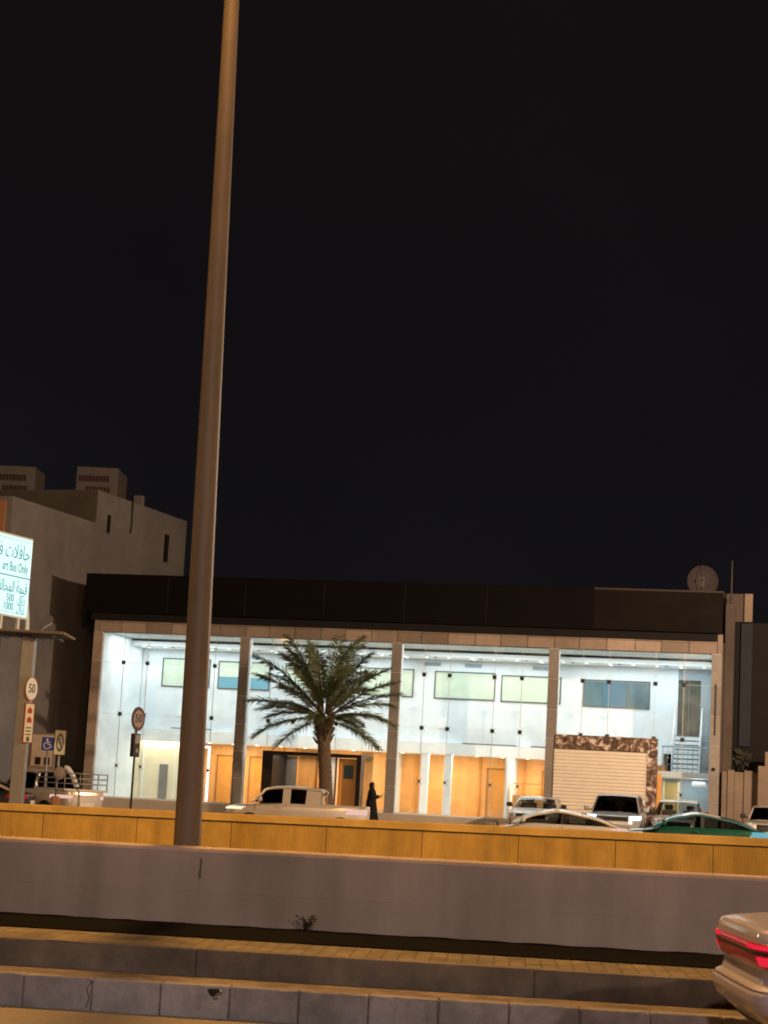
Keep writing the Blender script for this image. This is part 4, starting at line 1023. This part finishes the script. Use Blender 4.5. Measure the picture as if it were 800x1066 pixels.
# local x runs along the sign toward its far (right) edge, -y faces the road
XR = .98; XL = -1.9
g = MB(); g.bbox(XL, XR, 0, .16, .43, 2.95, .02); g.build('casing', M['box_side'], LB)
g = MB(); g.box(XL + .05, XR - .05, -.012, -.001, .5, 2.88); face = g.build('face', M['lightbox'], LB)
g = MB(); g.box(XL + .06, XR - .06, -.018, -.0125, 1.66, 1.70); g.box(XL + .07, XR - .07, -.018, -.0125, .56, .575); g.box(XL + .07, XR - .07, -.018, -.0125, 2.80, 2.815); g.build('rule', M['lightbox_line'], face)
buses = '\uFEC2\uFED8\uFED3 \uFE95\uFEFC\uFED3\uFE8E\uFEA3'
fine = '\uFE94\uFED4\uFEDF\uFE8E\uFEA8\uFEE4\uFEDF\uFE8D \uFE94\uFEE4\uFEF4\uFED7'
rial = '\uFEDD\uFE8E\uFEF3\uFEAD'
RT = (PI / 2, 0, 0)
text(buses, .62, M['lightbox_ink'], face, (XR - .14, -.016, 2.42), RT, align='RIGHT', sx=.72)
text('art Bus Only', .42, M['lightbox_ink'], face, (XR - .2, -.016, 1.95), RT, align='RIGHT', sx=.62)
text(fine, .5, M['lightbox_ink'], face, (XR - .14, -.016, 1.34), RT, align='RIGHT', sx=.62)
text('500  ' + rial, .34, M['lightbox_ink'], face, (XR - .2, -.016, 1.0), RT, align='RIGHT', sx=.8)
text('1000  ' + rial, .34, M['lightbox_ink'], face, (XR - .2, -.016, .74), RT, align='RIGHT', sx=.8)
g = MB()
for x in (XL + .3, -.35, .55): g.box(x, x + .09, .03, .11, -.08, .431)
g.build('leg', M['white_plastic'], LB)
g = MB(); g.poly([(XR + .005, .02, 1.2), (XR + .005, .02, -.08), (XR + .34, .1, -.08), (XR + .25, .09, .55)], .04, (0, 1, 0)); g.build('side_wing', M['box_side'], LB)

def disc_sign(o, r, z, face_m, rim_m, txt=None, th=.02, ring=None):
    g = MB(); g.lathe([(r, 0), (r, th)], 32, (0, 0, z), 'y', False); pl = g.build('sign_plate', rim_m, o)
    g = MB(); g.lathe([(r * .9, -.004), (r * .9, .0)], 32, (0, -.001, z), 'y', False); f = g.build('sign_face', face_m, o)
    if ring:
        g = MB(); n_ = 32; vs = []
        for rr in (r * .88, r * .72):
            vs += [(rr * math.cos(2 * PI * k / n_), -.009, z + rr * math.sin(2 * PI * k / n_)) for k in range(n_)]
        g.add(vs, [(k, (k + 1) % n_, n_ + (k + 1) % n_, n_ + k) for k in range(n_)]); g.build('ring', ring, f)
    if txt: text(txt, r * 1.05, M['sign_black'], f, (0, -.012, z), RT)
    return pl
SY = R(70)      # signs face traffic coming from the right
SG = empty('speed_limit_sign', (-10.36, 56.8, .1), SY); tag(SG, 'white round 50 speed limit sign fixed high on the bus stop column', 'sign', 'round speed limit signs')
disc_sign(SG, .37, 4.15, M['sign_white'], M['wood_edge'], '50', ring=None)
g = MB(); g.tube([(0, .02, 4.15), (-.02, .2, 4.15)], .03, 6); g.build('bracket', M['metal_grey'], SG)
VS = empty('warning_sign', (-10.36, 56.78, .1), R(58)); tag(VS, 'tall narrow white sign with red symbols under the round sign on the column', 'sign')
g = MB(); g.bbox(-.21, .21, 0, .03, 2.52, 3.72, .01); bd = g.build('board', M['sign_red'], VS)
g = MB(); g.box(-.18, .18, -.008, -.001, 2.55, 3.69); fc = g.build('face', M['sign_cream'], bd)
g = MB()
for zc in (3.5, 3.22):
    g.poly([(-.1, -.013, zc - .09), (.1, -.013, zc - .09), (.1, -.013, zc + .02), (0, -.013, zc + .11), (-.1, -.013, zc + .02)], .004, (0, 1, 0))
g.build('symbol', M['sign_red'], fc)
g = MB()
for zc in (2.98, 2.88, 2.78): g.box(-.12, .12, -.013, -.0085, zc - .02, zc + .02)
g.lathe([(.08, -.013), (.08, -.0085)], 16, (0, 0, 2.64), 'y', False); g.build('mark', M['frame'], fc)
g = MB(); g.tube([(0, .03, 3.3), (-.05, .2, 3.3)], .025, 6); g.build('bracket', M['metal_grey'], VS)

S2 = empty('speed_limit_sign', (-7.28, 58.5, .1), SY - R(6)); tag(S2, 'greyish round 50 speed limit sign on a thin pole left of the tall lamp', 'sign', 'round speed limit signs')
disc_sign(S2, .37, 3.48, M['sign_grey'], M['trim'], '50', ring=M['sign_dull'])
g = MB(); g.tube([(0, .05, 0), (.0, .05, 3.7)], .035, 8); g.build('pole', M['metal_dark'], S2)
g = MB(); g.bbox(-.17, .17, -.02, .12, 2.3, 3.02, .01); bx_ = g.build('control_box', M['metal_dark'], S2)
g = MB(); g.box(-.13, .13, -.03, -.021, 2.72, 2.98); g.build('label_plate', M['sign_grey'], bx_); g = MB(); g.lathe([(.07, -.03), (.07, -.021)], 12, (0, 0, 2.5), 'y', False); g.build('dial', M['sign_grey'], bx_)

WC = empty('parking_sign', (-10.28, 60, .12), R(8)); tag(WC, 'square blue wheelchair parking sign on a thin pole', 'sign')
g = MB(); g.bbox(-.2, .2, 0, .025, 2.36, 2.78, .008); pl = g.build('plate', M['sign_blue'], WC)
g = MB(); z0 = 2.57
g.lathe([(.035, -.006), (.035, -.001)], 12, (-.03, 0, z0 + .13), 'y', False)
for a, b_ in [((-.03, .09), (-.01, -.02)), ((-.02, .05), (.07, .05)), ((-.01, -.02), (.07, -.02)), ((.07, -.02), (.11, -.12))]:
    g.tube([(a[0], -.004, z0 + a[1]), (b_[0], -.004, z0 + b_[1])], .016, 6)
arc = [(-.03 + .1 * math.cos(t), -.004, z0 - .06 + .1 * math.sin(t)) for t in [R(110 + 230 * k / 12) for k in range(13)]]
g.tube(arc, .014, 6); g.build('symbol', M['sign_white'], pl)
g = MB(); g.tube([(0, .04, 0), (0, .04, 2.75)], .03, 8); g.build('pole', M['metal_grey'], WC)

RS = empty('parking_sign', (-9.74, 59, .12), R(12)); tag(RS, 'upright cream rectangular no stopping sign with dark oval, on a pole', 'sign')
g = MB(); g.bbox(-.18, .18, 0, .03, 2.22, 3.0, .01); bd = g.build('plate', M['sign_black'], RS)
g = MB(); g.box(-.165, .165, -.006, -.001, 2.235, 2.985); fc = g.build('face', M['sign_cream'], bd)
g = MB(); n_ = 28; vs = []
for a in (1, .66): vs += [(a * .115 * math.cos(2 * PI * k / n_), -.01, 2.61 + a * .29 * math.sin(2 * PI * k / n_)) for k in range(n_)]
g.add(vs, [(k, (k + 1) % n_, n_ + (k + 1) % n_, n_ + k) for k in range(n_)])
g.poly([(-.08, -.011, 2.76), (-.04, -.011, 2.8), (.08, -.011, 2.46), (.04, -.011, 2.42)]); g.build('emblem', M['frame'], fc)
g = MB(); g.tube([(0, .05, 0), (0, .05, 2.95)], .035, 8); g.build('pole', M['metal_grey'], RS)
g = MB(); g.bbox(-.13, .13, -.1, .2, .0, .95, .04); g.build('base', M['neigh_front'], RS)
MR = empty('traffic_mirror', (-9.72, 58.8, .12), R(40)); tag(MR, 'small round beige traffic mirror seen from behind, on the cream sign pole', 'mirror')
g = MB(); g.lathe([(.20, 0), (.21, .03), (.14, .09), (.02, .1)], 24, (0, -.16, 1.66), 'y'); g.build('shell', M['fence'], MR)
g = MB(); g.tube([(0, -.1, 1.66), (0, .08, 1.66)], .025, 6); g.build('bracket', M['metal_grey'], MR)
K = empty('street_cabinet', (-11.15, 64, .1), R(4)); tag(K, 'beige street cabinet standing behind the wheelchair sign', 'cabinet')
g = MB(); g.bbox(-.42, .42, 0, .5, 0, 3.02, .02); g.build('casing', M['fence'], K)
g = MB(); g.bbox(-.36, .36, -.03, .0, 1.9, 2.95, .01); d_ = g.build('door', M['tile'], K)
g = MB(); g.box(-.2, -.02, -.05, -.031, 1.95, 2.2); g.box(.1, .28, -.05, -.031, 1.95, 2.2); g.build('vent', M['dark_wall'], d_)
g = MB(); g.bbox(-.6, .6, -.2, .5, 1.55, 1.72, .02); g.build('shelf', M['tile'], K)
CP = empty('bent_post', (-9.25, 59.6, .12)); tag(CP, 'short bent white plastic pipe post beside the railed pickup', 'post')
g = MB(); g.tube([(.12, 0, 0), (.1, 0, .9), (.05, 0, 1.25), (-.12, 0, 1.62), (-.28, 0, 1.83), (-.38, 0, 1.85)], .085, 10); g.build('pipe', M['white_plastic'], CP)
g = MB(); g.tube([(.108, 0, 1.0), (.1, 0, 1.08)], .089, 10); g.tube([(.085, 0, 1.16), (.06, 0, 1.26)], .091, 10); g.build('band', M['frame'], CP)

# concrete blocks, kerbside plastic block
for i, (x, z1, lab) in enumerate([(3.93, .98, 'lowest left one of three brown concrete blocks beside the beige pickup'), (4.33, 1.12, 'middle one of three brown concrete blocks beside the beige pickup'), (4.7, 1.22, 'tallest right one of three brown concrete blocks touching the beige pickup')]):
    g = MB(); g.bbox(-.17, .17, -.2, .2, 0, z1 - .1, .03); 
    g.bbox(-.19, .19, -.22, .22, z1 - .22, z1 - .1, .025)
    o = g.build('concrete_block', M['concrete']); o.location = (x, 60.2, .1); o.rotation_euler[2] = BY + .1 * i; tag(o, lab, 'block', 'brown concrete blocks at the parking edge')
# ------------------------------------------------------------------ woman in black, walking to the right with a phone
def person():
    Pn = empty('person', (.12, 71.0, .49), R(-6)); tag(Pn, 'woman in long black abaya and headscarf holding a phone, outside the entrance', 'person')
    # local x = forward
    V = {}; E_ = []; vs = []; rad = []
    def v(n, p, r): V[n] = len(vs); vs.append(p); rad.append(r)
    v('pelvis', (0, 0, .88), .12); v('waist', (0, 0, 1.02), .105); v('chest', (.01, 0, 1.2), .12); v('neck', (.01, 0, 1.36), .05); v('head0', (.02, 0, 1.43), .07); v('head', (.03, 0, 1.5), .088); v('crown', (.02, 0, 1.57), .07)
    v('nose', (.115, 0, 1.475), .014)
    for s, nm in ((1, 'l'), (-1, 'r')):
        v('hip' + nm, (0, s * .09, .82), .085); v('knee' + nm, (.08 if s > 0 else -.05, s * .09, .46), .055); v('ank' + nm, (.16 if s > 0 else -.2, s * .09, .09), .035); v('toe' + nm, (.34 if s > 0 else -.04, s * .09, .035), .03)
        v('sho' + nm, (.0, s * .17, 1.3), .05); v('elb' + nm, (.04, s * .2, 1.05), .04); v('wri' + nm, (.27, s * .1, 1.1), .026); v('palm' + nm, (.335, s * .065, 1.12), .026)
        for k in range(4):
            L_ = (.07, .078, .074, .058)[k]; z = 1.15 - k * .021
            v('f%d%s' % (k, nm), (.365, s * .05, z), .0095); v('g%d%s' % (k, nm), (.365 + L_ * .6, s * .025, z + .006), .0085); v('h%d%s' % (k, nm), (.365 + L_ * .75, s * .002, z + .006), .007)
        v('t0' + nm, (.335, s * .05, 1.15), .011); v('t1' + nm, (.36, s * .02, 1.18), .009)
    def e(a, b): E_.append((V[a], V[b]))
    for a, b in [('pelvis', 'waist'), ('waist', 'chest'), ('chest', 'neck'), ('neck', 'head0'), ('head0', 'head'), ('head', 'crown'), ('head', 'nose')]: e(a, b)
    for nm in 'lr':
        for a, b in [('pelvis', 'hip'), ('hip', 'knee'), ('knee', 'ank'), ('ank', 'toe'), ('chest', 'sho'), ('sho', 'elb'), ('elb', 'wri'), ('wri', 'palm')]: e(a if a in ('pelvis', 'chest') else a + nm, b + nm)
        for k in range(4): e('palm' + nm, 'f%d%s' % (k, nm)); e('f%d%s' % (k, nm), 'g%d%s' % (k, nm)); e('g%d%s' % (k, nm), 'h%d%s' % (k, nm))
        e('palm' + nm, 't0' + nm); e('t0' + nm, 't1' + nm)
    me = bpy.data.meshes.new('body'); me.from_pydata(vs, E_, []); o = bpy.data.objects.new('body', me); COL.objects.link(o); o.parent = Pn
    me.materials.append(M['skin'])
    o.modifiers.new('skin', 'SKIN'); sv = me.skin_vertices[0].data
    for i, r_ in enumerate(rad): sv[i].radius = (r_, r_)
    sv[V['pelvis']].use_root = True
    sb = o.modifiers.new('sub', 'SUBSURF'); sb.levels = 1; sb.render_levels = 2
    # abaya
    g = MB(); n_ = 28; rg = []
    for z, rx, ry, cx in [(.02, .34, .24, .0), (.2, .30, .22, .0), (.45, .25, .2, .0), (.7, .21, .2, 0), (.9, .19, .19, -.01), (1.05, .17, .185, 0), (1.2, .165, .2, .005), (1.3, .13, .205, .0), (1.36, .09, .14, 0), (1.4, .075, .08, .0)]:
        rg.append([(cx + rx * math.cos(t) * (1 + .05 * math.sin(7 * t) * (1 - z / 1.4)), ry * math.sin(t) * (1 + .05 * math.cos(6 * t) * (1 - z / 1.4)), z) for t in [2 * PI * k / n_ for k in range(n_)]])
    g.loft(rg); 
    for s in (-1, 1): g.tube([(0, s * .17, 1.3), (.02, s * .2, 1.18), (.04, s * .21, 1.05), (.16, s * .16, 1.07), (.26, s * .11, 1.1)], [.075, .075, .075, .07, .065], 12)
    g.build('abaya', M['abaya'], Pn)
    g = MB(); rg = []
    for z, rx, ry, cx in [(1.24, .15, .2, .0), (1.32, .13, .17, .0), (1.38, .095, .115, -.005), (1.44, .098, .1, -.012), (1.5, .105, .102, -.015), (1.56, .1, .096, -.015), (1.605, .075, .07, -.012), (1.63, .03, .03, -.01)]:
        rg.append([(cx + rx * math.cos(t) * (.80 if (math.cos(t) > .55 and 1.41 < z < 1.56) else 1), ry * math.sin(t), z) for t in [2 * PI * k / n_ for k in range(n_)]])
    g.loft(rg); g.build('headscarf', M['abaya'], Pn)
    g = MB()
    for s in (-1, 1): g.lathe([(.001, -.01), (.008, 0), (.001, .01)], 8, (.108, s * .032, 1.505))
    g.build('eye', M['trim'], Pn)
    g = MB(); g.box(.108, .116, -.022, .022, 1.437, 1.445); g.build('mouth', M['neigh_front'], Pn)
    for s in (-1, 1):
        g = MB(); x0 = .25 if s > 0 else -.12; g.bbox(x0 - .13, x0 + .13, s * .09 - .045, s * .09 + .045, .0, .075, .025); g.build('shoe', M['trim'], Pn)
    return Pn
person()
g = MB(); g.bbox(-.006, .006, -.037, .037, -.075, .075, .005); o = g.build('mobile_phone', M['phone']); o.location = (.12 + .43, 70.95, .49 + 1.19); o.rotation_euler = (0, R(-25), R(-6)); tag(o, 'dark mobile phone in the hands of the woman in black', 'phone')

# ------------------------------------------------------------------ render settings
sc.view_settings.view_transform = 'Standard'; sc.view_settings.look = 'None'; sc.view_settings.exposure = 0; sc.view_settings.gamma = 1
sc.cycles.use_denoising = True
sc.cycles.max_bounces = 8; sc.cycles.transparent_max_bounces = 16
sc.cycles.sample_clamp_indirect = 4
sc.cycles.filter_width = 1.9
sc.cycles.caustics_reflective = False; sc.cycles.caustics_refractive = False
